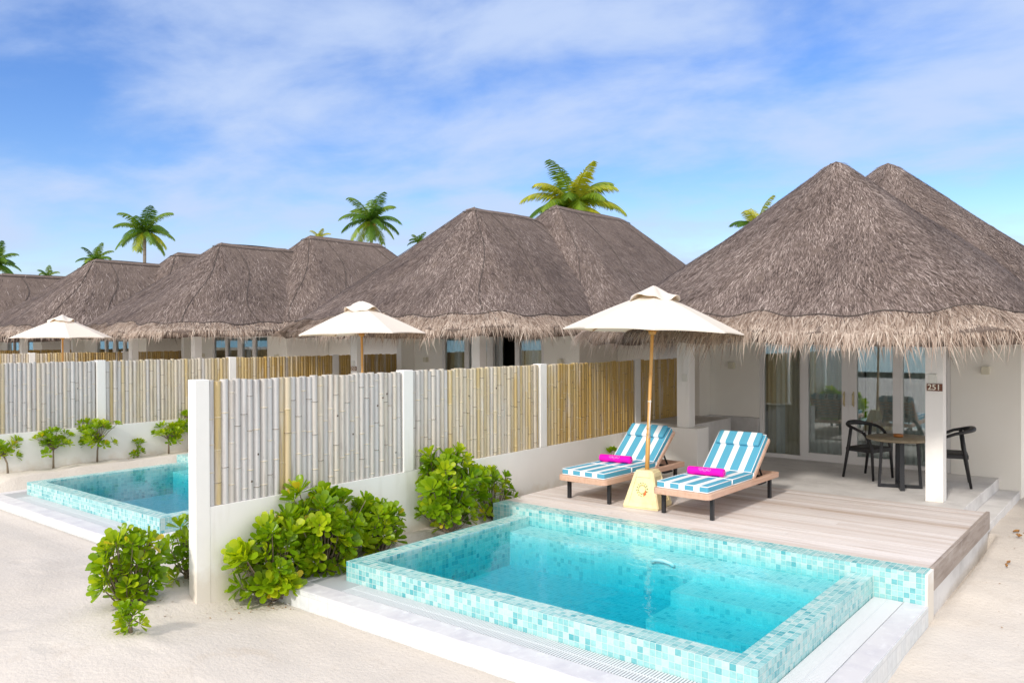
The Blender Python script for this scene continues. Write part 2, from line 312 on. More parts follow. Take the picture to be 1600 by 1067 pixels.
# pool water: clear rippled surface over an absorbing volume
M_water = bpy.data.materials.new('pool_water'); M_water.use_nodes = True; nt = M_water.node_tree; nt.nodes.clear(); L = nt.links.new
t = N(nt, 'ShaderNodeBsdfTransparent', _Color=(1,1,1,1)); g = N(nt, 'ShaderNodeBsdfGlossy', _Color=(1,1,1,1), _Roughness=0.02)
gp = N(nt, 'ShaderNodeNewGeometry'); mpn = N(nt, 'ShaderNodeMapping'); mpn.inputs['Scale'].default_value = (5,8,5); L(gp.outputs['Position'], mpn.inputs[0])
nn = N(nt, 'ShaderNodeTexNoise', _Scale=1.0, _Detail=3.0, _Roughness=.55, _Distortion=.6); L(mpn.outputs[0], nn.inputs['Vector'])
bp = N(nt, 'ShaderNodeBump', _Strength=.35, _Distance=.012); L(nn.outputs[0], bp.inputs['Height']); L(bp.outputs[0], g.inputs['Normal']); 
ms = N(nt, 'ShaderNodeMixShader'); L(schlick(nt, .022, .6, bp.outputs[0]), ms.inputs[0]); L(t.outputs[0], ms.inputs[1]); L(g.outputs[0], ms.inputs[2])
va = N(nt, 'ShaderNodeVolumeAbsorption', _Color=(.0,.84,.905,1), _Density=2.05)
o = N(nt, 'ShaderNodeOutputMaterial'); L(ms.outputs[0], o.inputs['Surface']); L(va.outputs[0], o.inputs['Volume'])
# sea
M_sea = mat('lagoon_sea', (.16,.42,.46,1), .25, bump=((.6,.6,.6),.5,.15))

# cushion stripes run along the lounger (local X decides)
M_stripe = bpy.data.materials.new('blue_white_striped_canvas'); M_stripe.use_nodes = True; nt = M_stripe.node_tree; L = nt.links.new; p = nt.nodes['Principled BSDF']; p.inputs['Roughness'].default_value = .85; p.inputs['Specular IOR Level'].default_value = .2
tcn = N(nt, 'ShaderNodeTexCoord'); sx = N(nt, 'ShaderNodeSeparateXYZ'); L(tcn.outputs['Object'], sx.inputs[0])
a = N(nt, 'ShaderNodeMath', operation='MULTIPLY_ADD'); a.inputs[1].default_value = 1/.165; a.inputs[2].default_value = 10.0; L(sx.outputs[0], a.inputs[0])
fr = N(nt, 'ShaderNodeMath', operation='FRACT'); L(a.outputs[0], fr.inputs[0])
b = N(nt, 'ShaderNodeMath', operation='SUBTRACT'); b.inputs[1].default_value = .5; L(fr.outputs[0], b.inputs[0])
c = N(nt, 'ShaderNodeMath', operation='ABSOLUTE'); L(b.outputs[0], c.inputs[0])
mr = N(nt, 'ShaderNodeMapRange'); mr.inputs['From Min'].default_value = .285; mr.inputs['From Max'].default_value = .305; L(c.outputs[0], mr.inputs[0])
# stripes centred on 0: |frac(x/.165)-.5| > .29 -> white where x near 0
mm = N(nt, 'ShaderNodeMix', data_type='RGBA'); L(mr.outputs[0], mm.inputs['Factor']); mm.inputs[6].default_value = (.10,.38,.54,1); mm.inputs[7].default_value = (.84,.85,.86,1)
L(mm.outputs[2], p.inputs['Base Color'])
wv = N(nt, 'ShaderNodeTexNoise', _Scale=14.0, _Detail=4.0); L(tcn.outputs['Object'], wv.inputs['Vector']); bp = N(nt, 'ShaderNodeBump', _Strength=.3, _Distance=.01); L(wv.outputs[0], bp.inputs['Height']); L(bp.outputs[0], p.inputs['Normal'])
M_pipe = mat('white_piping', (.82,.84,.86,1), .8)
def curtain_mat(name, c1, tr=.4):
    M = mat(name, c1, .9); nt = M.node_tree; t = N(nt, 'ShaderNodeBsdfTranslucent', _Color=c1); ms = N(nt, 'ShaderNodeMixShader'); ms.inputs[0].default_value = tr
    nt.links.new(nt.nodes['Principled BSDF'].outputs[0], ms.inputs[1]); nt.links.new(t.outputs[0], ms.inputs[2]); nt.links.new(ms.outputs[0], nt.nodes['Material Output'].inputs['Surface']); return M
M_curt = curtain_mat('beige_curtain', (.84,.74,.55,1)); M_sheer = curtain_mat('white_sheer_curtain', (.88,.89,.88,1))

# ------------------------------------------------------------ ground
CP = [(0,0,.23),(0,2.3,.24),(0,5,.25),(.1,1.0,.20),(.0,-.4,.17),(-.4,.1,.22),(.10,.58,0),(.16,.5,0),(-.02,.30,.13),(.6,.5,0),(1.2,.5,-.01),(.05,1.0,.14),(.8,.3,0),(2,.3,0),(4.6,.5,-.05),(4.75,2,-.05),(4.75,3.4,0),(4.75,5,.08),(4.75,6.4,.14),(4.8,8.5,.11),
      (7,5,.12),(7,1,-.02),(8,9,.12),(.15,-.62,.15),(-1,-1,.1),(-3,-2,.08),(-.4,.9,.2),(-.6,3,.2),(-6.9,1,.31),(-6.9,2.3,.31),(-6.9,4,.31),(-6.9,-1,.24),(-6.5,.55,.04),(-5,.35,.03),(-3,.3,.03),(-1.9,.4,.06),(-1.9,1.5,.1),
      (0,-3,0),(5,-3,0),(2,-1.2,0),(-6,-4,.1),(-10,-2,.2),(-14,2,.3),(-14,8,.3),(-20,5,.3),(6,-4,0)]
cpx = np.array([c[0] for c in CP]); cpy = np.array([c[1] for c in CP]); cpz = np.array([c[2] for c in CP])
def hgt(x, y):
    x = np.asarray(x, float); y = np.asarray(y, float)
    w = 1/((x[..., None]-cpx)**2 + (y[..., None]-cpy)**2 + .10)**1.9
    h = (w*cpz).sum(-1)/w.sum(-1)
    h = h + .005*np.sin(x*3.1+1.3*np.sin(y*2.3)) * np.cos(y*2.7+x*.9) + .005*np.sin(x*8.3+y*5.1)*np.sin(y*7.7-x*3.3)
    far = np.clip((-y-22)/25, 0, 1)
    return h*(1-far) - 1.2*far
def axis(lo, hi, a, b, st):
    core = list(np.arange(a, b, st)); l = []; d = st; p_ = a
    while p_ > lo: d *= 1.35; p_ -= d; l.append(p_)
    r = []; d = st; p_ = core[-1]
    while p_ < hi: d *= 1.35; p_ += d; r.append(p_)
    return np.array(l[::-1]+core+r)
ax_ = axis(-260, 260, -9, 8, .06); ay_ = axis(-60, 320, -4, 9.2, .06)
_rf = random.Random(9); FOOT = []
for (sx, sy, ang, n) in ((-2.2,-1.9,.35,9),(5.3,-.2,1.35,9),(6.3,1.2,1.9,7),(1.2,-1.3,-.2,8),(-4.5,-.6,.1,8)):
    for k in range(n):
        FOOT.append((sx+math.cos(ang)*.62*k-math.sin(ang)*.11*(k%2*2-1), sy+math.sin(ang)*.62*k+math.cos(ang)*.11*(k%2*2-1), ang+_rf.uniform(-.15,.15)))
def ground(x, y):
    h = hgt(x, y)
    for ox, oy in ((0,0),(-6.75,-.076)):
        cap = .6*np.maximum(0, ox+.08-x) + .12*np.maximum(0, oy+.40-y)
        h = np.where((y < oy+.68) & (y > oy-.6) & (x > ox-.35) & (x < ox+4.7), np.minimum(h, cap), h)
    for fx, fy, fa in FOOT:
        u = (x-fx)*math.cos(fa)+(y-fy)*math.sin(fa); v = -(x-fx)*math.sin(fa)+(y-fy)*math.cos(fa)
        q2 = (u/.14)**2+(v/.06)**2; h = h - .013*np.exp(-q2) + .005*np.exp(-(np.sqrt(q2)-1.5)**2*4)
    for ox, oy, oz in ((0,0,0),(-6.75,-.076,-.045)):
        ins = (x > ox+.125) & (x < ox+4.635) & (y > oy+.645) & (y < oy+6.3)
        h = np.where(ins, np.minimum(h, -.02+oz), h)
    return h
X, Y = np.meshgrid(ax_, ay_); Z = ground(X, Y)
fine = (X > -9) & (X < 8) & (Y > -4) & (Y < 9)
bumps = rng.normal(0, 1, X.shape); 
for _ in range(2): bumps = (bumps + np.roll(bumps,1,0)+np.roll(bumps,-1,0)+np.roll(bumps,1,1)+np.roll(bumps,-1,1))/5
Z = Z + np.where(fine, bumps*.006, 0)
nx, ny = len(ax_), len(ay_)
idx = np.arange(nx*ny).reshape(ny, nx)
F = np.stack([idx[:-1,:-1], idx[:-1,1:], idx[1:,1:], idx[1:,:-1]], -1).reshape(-1, 4)
cx_ = ((X[:-1,:-1]+X[1:,1:])/2).ravel(); cy_ = ((Y[:-1,:-1]+Y[1:,1:])/2).ravel()
hole = np.zeros(len(F), bool)
for (ox, oy) in ((0,0),(-6.75,-.076)):
    hole |= (cx_ > .60+ox) & (cx_ < 4.16+ox) & (cy_ > 1.14+oy) & (cy_ < 3.6+oy)
tag(mesh_obj('sand_ground', np.stack([X, Y, Z], -1).reshape(-1, 3), F[~hole], M_sand, sm=np.ones((~hole).sum(), bool), uv=False), kind='structure')
g = G(); g.add([(-2500,-45,-.55),(-2500,-2600,-.55),(2500,-2600,-.55),(2500,-45,-.55)], [(0,1,2,3)]); tag(put('sea_water', g, M_sea), kind='structure')

g = G(); rr = random.Random(5); rows = [[], [], []]
for i in range(161):
    x = -1400+i*17.5; h = 13+4*math.sin(i*.31)+rr.uniform(-2.5, 2.5); yy = -620-60*math.sin(i*.05)
    rows[0].append((x, yy, -1)); rows[1].append((x, yy-4, h*.8)); rows[2].append((x, yy-30, h))
g.grid(rows); tag(put('far_island', g, mat('island_greenery', (.10,.14,.10,1), .9), uv=False), kind='structure')
# ------------------------------------------------------------ pools, platforms, decks
M_gut = mat('grey_gutter_slab', (.40,.41,.43,1), .5)
M_step = tiles('pale_step_mosaic', .0445, [(0,(.66,.76,.75,1)),(.35,(.58,.72,.72,1)),(.7,(.72,.78,.76,1)),(.9,(.38,.60,.62,1))], (.70,.75,.73,1), gw=.06)
def pool(ox, oy, oz, label):
    org = (ox+2.38, oy+2.2, oz)
    t = thing('plunge_pool', org, label, 'pool', 'plunge pools in front of the villas')
    def B(name, boxes, m, bev=0, parent=t):
        g = G()
        for b in boxes: g.box(b[0]+ox, b[1]+ox, b[2]+oy, b[3]+oy, b[4]+oz, b[5]+oz)
        return put(name, g, m, parent, bev, org)
    B('rim', [(.546,.721,1.082,3.446,-.35,.306),(4.045,4.22,1.082,3.446,-.35,.306),(.721,4.045,1.082,1.257,-.35,.306)], M_mosaic)
    B('ledge', [(.2,4.6,3.446,3.654,-.4,.3815)], M_mosaic)
    B('ledge_end', [(4.6,4.618,3.446,3.654,-.4,.379)], M_plaster)
    B('basin', [(.70,.722,1.24,3.446,-.8,-.34),(4.044,4.06,1.24,3.446,-.8,-.34),(.722,4.044,1.24,1.258,-.8,-.34),(.70,4.06,3.44,3.447,-.8,-.39),(.69,4.07,1.24,3.46,-.9,-.14)], M_basin)
    B('bench', [(.722,2.80,3.10,3.4455,-.15,.20)], M_step)
    B('steps', [(2.8005,4.0445,3.10,3.4455,-.15,.20),(2.8005,4.0445,2.70,3.0995,-.15,.085),(2.8005,4.0445,2.28,2.6995,-.15,-.035)], M_step)
    B('platform', [(.146,.31,.667,3.446,-.5,.141),(4.45,4.616,.667,3.446,-.5,.141),(.31,4.45,.667,.86,-.5,.141)], [M_border], .006)
    B('platform_facing', [(.14,4.622,.659,.6665,-.5,.137),(4.6165,4.6225,.6665,3.446,-.5,.137),(.14,.1455,.6665,3.446,-.5,.137)], M_walltile)
    B('gutter_floor', [(.31,4.45,.86,1.082,-.5,.09),(4.22,4.45,1.082,3.446,-.5,.09),(.31,.546,1.082,3.446,-.5,.136),(.31,.74,.86,1.082,.0905,.136)], M_gut)
    g = G()
    x = .745
    while x < 4.40:
        g.box(x+ox, x+.012+ox, .866+oy, .962+oy, .118+oz, .139+oz); g.box(x+ox, x+.013+ox, .972+oy, 1.076+oy, .118+oz, .139+oz); x += .022
    y = 1.09
    while y < 3.43:
        g.box(4.226+ox, 4.326+ox, y+oy, y+.013+oy, .118+oz, .139+oz); g.box(4.336+ox, 4.445+ox, y+oy, y+.013+oy, .118+oz, .139+oz); y += .022
    g.box(.745+ox,4.44+ox,.963+oy,.971+oy,.10+oz,.1385+oz); g.box(4.327+ox,4.335+ox,1.08+oy,3.44+oy,.10+oz,.1385+oz)
    put('overflow_grating', g, M_grate, t, 0, org)
    g = G(); g.tube([(2.52+.11*math.cos(a)+ox, 3.085+oy-.03*math.sin(a), .175+.045*math.sin(a)+oz) for a in np.linspace(.1, 3.0, 10)], .016, 8)
    put('hand_grip', g, M_white, t, 0, org)
    g = G()
    xs = np.linspace(.71+ox, 4.055+ox, 2); ys = np.linspace(1.247+oy, 3.455+oy, 2)
    g.box(.715+ox, 4.05+ox, 1.25+oy, 3.45+oy, -.785+oz, .297+oz)
    tag(put('pool_water', g, M_water), kind='structure')
    return t
pool(0, 0, 0, 'turquoise mosaic plunge pool in front, beside the sun loungers and the wooden deck')
pool(-6.75, -.076, -.045, 'turquoise mosaic plunge pool at far left, half hidden behind the white fence end')

def deck(ox, oy, oz):
    rr = random.Random(3+int(ox)); g = G(); y = 3.658
    while y < 6.25:
        w = .092; x = .2; segs = sorted([rr.uniform(.8, 3.9)]) if rr.random() < .8 else []
        base = rr.uniform(.25, 1.0) if rr.random() > .12 else rr.uniform(0, .2)
        if y < 3.70: base = .55
        if y > 6.15: base = .28
        for a, b in zip([.2]+segs, segs+[4.585]):
            g.cur = min(1, max(0, base+rr.uniform(-.25, .25)))
            g.box(a+.0015+ox, b-.0015+ox, y+oy, min(y+w, 6.277)+oy, .355+oz, .3835+oz+rr.uniform(-.0012,.0012))
        y += w+.0042
    tag(put('wooden_deck', g, M_wood), kind='structure')
    g = G(); g.box(4.586+ox,4.62+ox,3.66+oy,6.279+oy,.205+oz,.389+oz)
    tag(put('deck_fascia', g, M_fascia, bev=.003), kind='structure')
    g = G(); g.box(.21+ox,4.6+ox,3.66+oy,6.275+oy,-.5,.353+oz); tag(put('deck_footing', g, M_conc), kind='structure')
deck(0, 0, 0); deck(-6.75, -.076, -.045)

# ------------------------------------------------------------ fences
FY = [(0,.125),(2.277,2.414),(4.596,4.7335),(6.923,7.071),(9.2,9.3)]
M_bback = mat('dark_bamboo_backing', (.22,.16,.11,1), .9)
def fence(X, label, seed, sandz, y0=0, y1=9.3, age=0, dy=0):
    rr = random.Random(seed); org = (X-.05, dy, sandz)
    t = thing('bamboo_fence', org, label, 'fence', 'bamboo fences between the villas')
    drift = 0
    g = G(); g.box(X-.109, X, .1252+dy, 9.3+dy, -.3, .861)
    put('base_wall', g, M_plaster, t, .003, org)
    for a, b in FY:
        g = G(); g.box(X-.109-(.002 if a else 0), X+.002, a+dy, b+dy, -.3 if a == 0 else .8615, 1.9); put('post', g, M_plaster, t, .004, org)
    for (a, b), (c, d) in zip(FY[:-1], FY[1:]):
        g = G(); y = b+.004
        g.m = 1; g.box(X-.055, X-.050, b+dy, c+dy, .8615, 1.86); g.m = 0
        while y < c-.02:
            r = rr.uniform(.027, .037); 
            if y+2*r > c-.003: r = max(.012, (c-.003-y)/2)
            yc = y+r; top = 1.888+rr.uniform(-.010,.009); z = .863; k = 9; cx = X-.052+r*.35
            drift = .6*drift + rr.uniform(-.07,.07)
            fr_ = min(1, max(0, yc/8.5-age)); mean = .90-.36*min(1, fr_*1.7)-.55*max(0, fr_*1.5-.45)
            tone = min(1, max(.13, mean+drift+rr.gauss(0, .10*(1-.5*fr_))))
            if rr.random() < .05: tone = rr.uniform(.32,.5)
            if rr.random() < .05: tone = min(1, tone+.3)
            nodes = []; zz = .863 + rr.uniform(.03,.34)
            while zz < top-.04: nodes.append(zz); zz += rr.uniform(.20,.50)
            zs = [(.863, 1.0, 0)]
            for q in nodes: zs += [(q-.014, 1.0, 0), (q-.004, 1.09, 0), (q+.001, 1.05, 1), (q+.006, .985, 0)]
            zs.append((top, .99, 0))
            lean = rr.uniform(-.006,.006)
            rings = [[(cx+rr_*math.cos(an), yc+dy+lean*(z_-.86)+rr_*math.sin(an), z_) for an in np.linspace(-1.75, 1.75, k)] for z_, sc, d_ in zs for rr_ in [r*sc]]
            tcur = tone
            for i in range(len(rings)-1):
                dk = zs[i+1][2] or zs[i][2]
                if zs[i][2]: tcur = min(1, max(.12, tone+rr.uniform(-.05,.05)))
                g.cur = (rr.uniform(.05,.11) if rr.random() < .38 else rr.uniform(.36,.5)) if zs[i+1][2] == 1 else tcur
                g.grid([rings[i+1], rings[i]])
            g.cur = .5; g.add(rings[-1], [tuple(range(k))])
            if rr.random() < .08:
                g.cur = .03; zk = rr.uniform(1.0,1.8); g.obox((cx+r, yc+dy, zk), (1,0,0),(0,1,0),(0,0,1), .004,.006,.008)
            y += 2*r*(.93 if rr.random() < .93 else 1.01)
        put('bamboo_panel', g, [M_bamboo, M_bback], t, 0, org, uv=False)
    return t
fence(0, 'bamboo fence on white wall beside the front pool, white end post in the sand', 1, .24)
fence(-7.05, 'bamboo fence on white wall behind the left pool, with young shrubs along its foot', 2, .31, dy=.05)
fence(-15.95, 'far bamboo fence whose top shows past the left umbrella pole', 3, .3, age=.1)
fence(-23.0, 'farthest bamboo fence, a sliver seen at the left edge', 4, .3)

# ------------------------------------------------------------ villas
def blade_mesh(P, D, Nn, Lg, Wd, cols, droop):
    """triangular straw blades; P base, D direction, Nn normal, arrays"""
    Sd = np.cross(D, Nn); Sd /= np.linalg.norm(Sd, axis=1)[:, None]+1e-9
    n = len(P); mid = P + D*Lg[:, None]*.55 + Nn*(droop[:, None]*.5)
    tip = P + D*Lg[:, None] + Nn*droop[:, None] * .2
    mid = mid
    V = np.stack([P-Sd*Wd[:, None], P+Sd*Wd[:, None], mid+Sd*Wd[:, None]*.8, mid-Sd*Wd[:, None]*.8, tip], 1).reshape(-1, 3)
    b = np.arange(n)*5
    F4 = np.stack([b, b+1, b+2, b+3], -1); F3 = np.stack([b+3, b+2, b+4], -1)
    return V, F4, F3
def mesh_blades(name, V, F4, F3, cols, m, parent, org):
    me = bpy.data.meshes.new(name); V = V-np.array(org)
    me.vertices.add(len(V)); me.vertices.foreach_set('co', V.astype(np.float32).ravel())
    flat = np.concatenate([F4.ravel(), F3.ravel()]); starts = np.concatenate([np.arange(len(F4))*4, len(F4)*4+np.arange(len(F3))*3])
    me.loops.add(len(flat)); me.loops.foreach_set('vertex_index', flat.astype(np.int32)); me.polygons.add(len(starts)); me.polygons.foreach_set('loop_start', starts.astype(np.int32))
    me.materials.append(m); me.update(calc_edges=True)
    a = me.attributes.new('rnd', 'FLOAT', 'FACE'); a.data.foreach_set('value', np.concatenate([cols, cols]).astype(np.float32))
    ob = bpy.data.objects.new(name, me); COL.objects.link(ob); ob.parent = parent; return ob

class Roof:
    """hipped thatch shell: short ridge along Y, corners rounded more towards the top"""
    def __init__(s, x, y0, y1, ze, zt, hw, run, seed):
        s.x, s.y0, s.y1, s.ze, s.zt, s.hw, s.run = x, y0, y1, ze, zt, hw, run
        r = np.random.default_rng(seed); s.ph = r.uniform(0, 6.28, 12); s.am = r.uniform(.5, 1, 12)
    def pt(s, th, t):
        """th angle, t 0 (ridge) .. 1 (eave)"""
        c, sn = np.cos(th), np.sin(th)
        n = 2.6 + 1.9*t
        k = (np.abs(c)**n + np.abs(sn)**n)**(-1/n)
        ux, uy = c*k, sn*k
        x = s.x + ux*s.hw*t
        ym = np.where(uy > 0, s.y1, s.y0)
        w = np.clip(uy*2.2, -1, 1)*.5+.5
        ym = s.y0*(1-w) + s.y1*w
        y = ym + uy*s.run*t
        drop = t
        z = s.zt - (s.zt-s.ze)*drop
        wav = .018*np.sin(th*5+s.ph[0]+t*3)*s.am[0] + .022*np.sin(t*13+s.ph[1]+2*np.sin(th*3+s.ph[2]))*t + .014*np.sin(th*17+s.ph[3]+t*4)*t
        z = z + wav - .04*(1-np.clip(t/.05, 0, 1))**2
        return np.stack([x, y, z], -1)
    def frame(s, th, t):
        e = 1e-3
        P = s.pt(th, t); Dt = s.pt(th, t+e)-P; Dh = s.pt(th+e, t)-P
        D = Dt/np.linalg.norm(Dt, axis=-1)[..., None]; n = np.cross(Dh, Dt); n = n/(np.linalg.norm(n, axis=-1)[..., None]+1e-12)
        n = np.where(n[..., 2:3] < 0, -n, n); return P, D, n
M_rope = mat('dark_binding_rope', (.085,.068,.06,1), .9)
def build_roof(rf, parent, org, nb, nfr, seed, scale=1.0, ropes=0, fl=.92):
    r = np.random.default_rng(seed)
    th = np.linspace(0, 2*np.pi, 161)[:-1]; t = np.linspace(0.0, 1, 40); T, H = np.meshgrid(t, th, indexing='ij')
    P = rf.pt(H, T); P[..., :] += r.normal(0, .006, P.shape)*np.clip(T*3, 0, 1)[..., None]
    rows, cc = P.shape[:2]; Vv = P.reshape(-1, 3); id_ = np.arange(rows*cc).reshape(rows, cc)
    F_ = np.stack([id_[:-1], np.roll(id_, -1, 1)[:-1], np.roll(id_, -1, 1)[1:], id_[1:]], -1).reshape(-1, 4)
    # underside lip so that the shell has thickness
    lip = P[-1].copy(); lip[:, 2] -= .12; lip[:, 0] = rf.x+(lip[:, 0]-rf.x)*.97; lip[:, 1] = (rf.y0+rf.y1)/2+(lip[:, 1]-(rf.y0+rf.y1)/2)*.97
    inn = rf.pt(th, np.full_like(th, .2)); inn[:, 2] -= .25
    base = len(Vv); Vv = np.concatenate([Vv, lip, inn]); e0 = id_[-1]; e1 = base+np.arange(cc); e2 = base+cc+np.arange(cc)
    F_ = np.concatenate([F_, np.stack([e0, np.roll(e0, -1), np.roll(e1, -1), e1], -1), np.stack([e1, np.roll(e1, -1), np.roll(e2, -1), e2], -1)])
    ob = mesh_obj('roof', Vv, F_, M_under, parent, sm=np.ones(len(F_), bool), uv=False, org=org)
    g = G(); tl = np.linspace(0, 2*np.pi, 220); tw = .918+.006*np.sin(tl*11+rf.ph[7])+.010*np.sin(tl*27+rf.ph[8])
    g.tube([tuple(p_+np.array([0,0,0.022])) for p_ in rf.pt(tl, tw)], .006*scale, 5, cap=False); put('edge_rope', g, M_rope, ob, 0, org, uv=False)
    if ropes:
        g = G()
        for tt in ((.07,) if ropes == 1 else (.07,)):
            pts = [tuple(p_+np.array([0,0,.03])) for p_ in rf.pt(np.linspace(0, 2*np.pi, 60), np.full(60, tt))]; g.tube(pts, .006*scale, 5, cap=False)
        for th0, t1 in ((-.30, .93), (-.75, .9), (.25, .6), (-2.35, .93)):
            tts = np.linspace(.07, t1, 22); pts = [tuple(p_+np.array([0,0,.022])) for p_ in rf.pt(th0+.05*np.sin(tts*7+th0), tts)]; g.tube(pts, .0045*scale, 4, cap=False)
        put('binding_rope', g, M_rope, ob, 0, org, uv=False)
    # straw lying down the slope
    t_ = np.sqrt(r.uniform(0.0005, .885, nb)); th_ = r.uniform(0, 2*np.pi, nb)
    Pb, Db, Nb = rf.frame(th_, t_)
    Sd = np.cross(Db, Nb); ang = r.normal(0, .20, nb) + .18*np.sin(th_*9+t_*7+rf.ph[4]); Db = Db*np.cos(ang)[:, None] + Sd*np.sin(ang)[:, None]
    lg = r.uniform(.07, .17, nb)*scale; wd = r.uniform(.0018, .0042, nb)*scale; dr = r.uniform(.002, .026, nb)
    patch = .5+.16*np.sin(th_*4+t_*6+rf.ph[5])*np.sin(t_*9+rf.ph[6]) + .08*np.sin(th_*23+t_*15)
    cols = np.clip(r.beta(2.0, 2.6, nb)*.95 + (patch-.5)*.5, 0, 1)
    cols = np.where(t_ < .09, np.clip(cols+.12, 0, 1), cols)
    V, F4, F3 = blade_mesh(Pb+Nb*.004, Db, Nb, lg, wd, cols, dr)
    mesh_blades('thatch', V, F4, F3, cols, M_thatch, ob, org)
    # ragged fringe along the eave
    th_ = r.uniform(0, 2*np.pi, nfr); rowk = r.random(nfr)
    wavy = .012*np.sin(th_*11+rf.ph[7])+.012*np.sin(th_*27+rf.ph[8])
    t_ = 1.0 - rowk*.085 + wavy*.8
    Pb, Db, Nb = rf.frame(th_, t_)
    out = Db*np.array([1,1,0]); out /= np.linalg.norm(out, axis=1)[:, None]+1e-9
    clump = np.sin(th_*61+rf.ph[9])*.5+np.sin(th_*37+rf.ph[10])*.5
    hang = np.clip(1-rowk*1.25, 0, 1)*r.uniform(.45, 1.1, nfr)
    Db = Db*(1-hang)[:, None] + (out*r.uniform(-.02, .38, nfr)[:, None] + np.array([0,0,-1.0]))*hang[:, None]
    Sd = np.stack([-out[:, 1], out[:, 0], 0*out[:, 0]], -1); Db = Db + Sd*(r.normal(0, .22, nfr)+.16*clump)[:, None]; Db /= np.linalg.norm(Db, axis=1)[:, None]
    lg = fl*(r.uniform(.12, .30, nfr) + np.where(r.random(nfr) < .20, r.uniform(.06, .26, nfr), 0) + .06*clump)*(.72+.4*hang)
    wd = r.uniform(.0022, .0052, nfr)*scale
    Nn = out*.9+np.array([0,0,.4]); dr = r.uniform(0, .05, nfr)
    cols = np.clip(r.beta(2.4, 2.2, nfr) - .20*np.clip(rowk-.35, 0, 1) , 0, 1)
    V, F4, F3 = blade_mesh(Pb+Nb*.012, Db, Nn, lg, wd, cols, dr)
    mesh_blades('thatch_fringe', V, F4, F3, cols, M_fringe, ob, org)
    return ob

def text_mesh(s, size, depth=.002):
    cu = bpy.data.curves.new('t', 'FONT'); cu.body = s; cu.size = size; cu.extrude = depth; cu.offset = size*.012; cu.align_x = 'CENTER'; cu.align_y = 'CENTER'
    o = bpy.data.objects.new('t', cu); COL.objects.link(o)
    me = bpy.data.meshes.new_from_object(o.evaluated_get(bpy.context.evaluated_depsgraph_get())); bpy.data.objects.remove(o); bpy.data.curves.remove(cu)
    return me

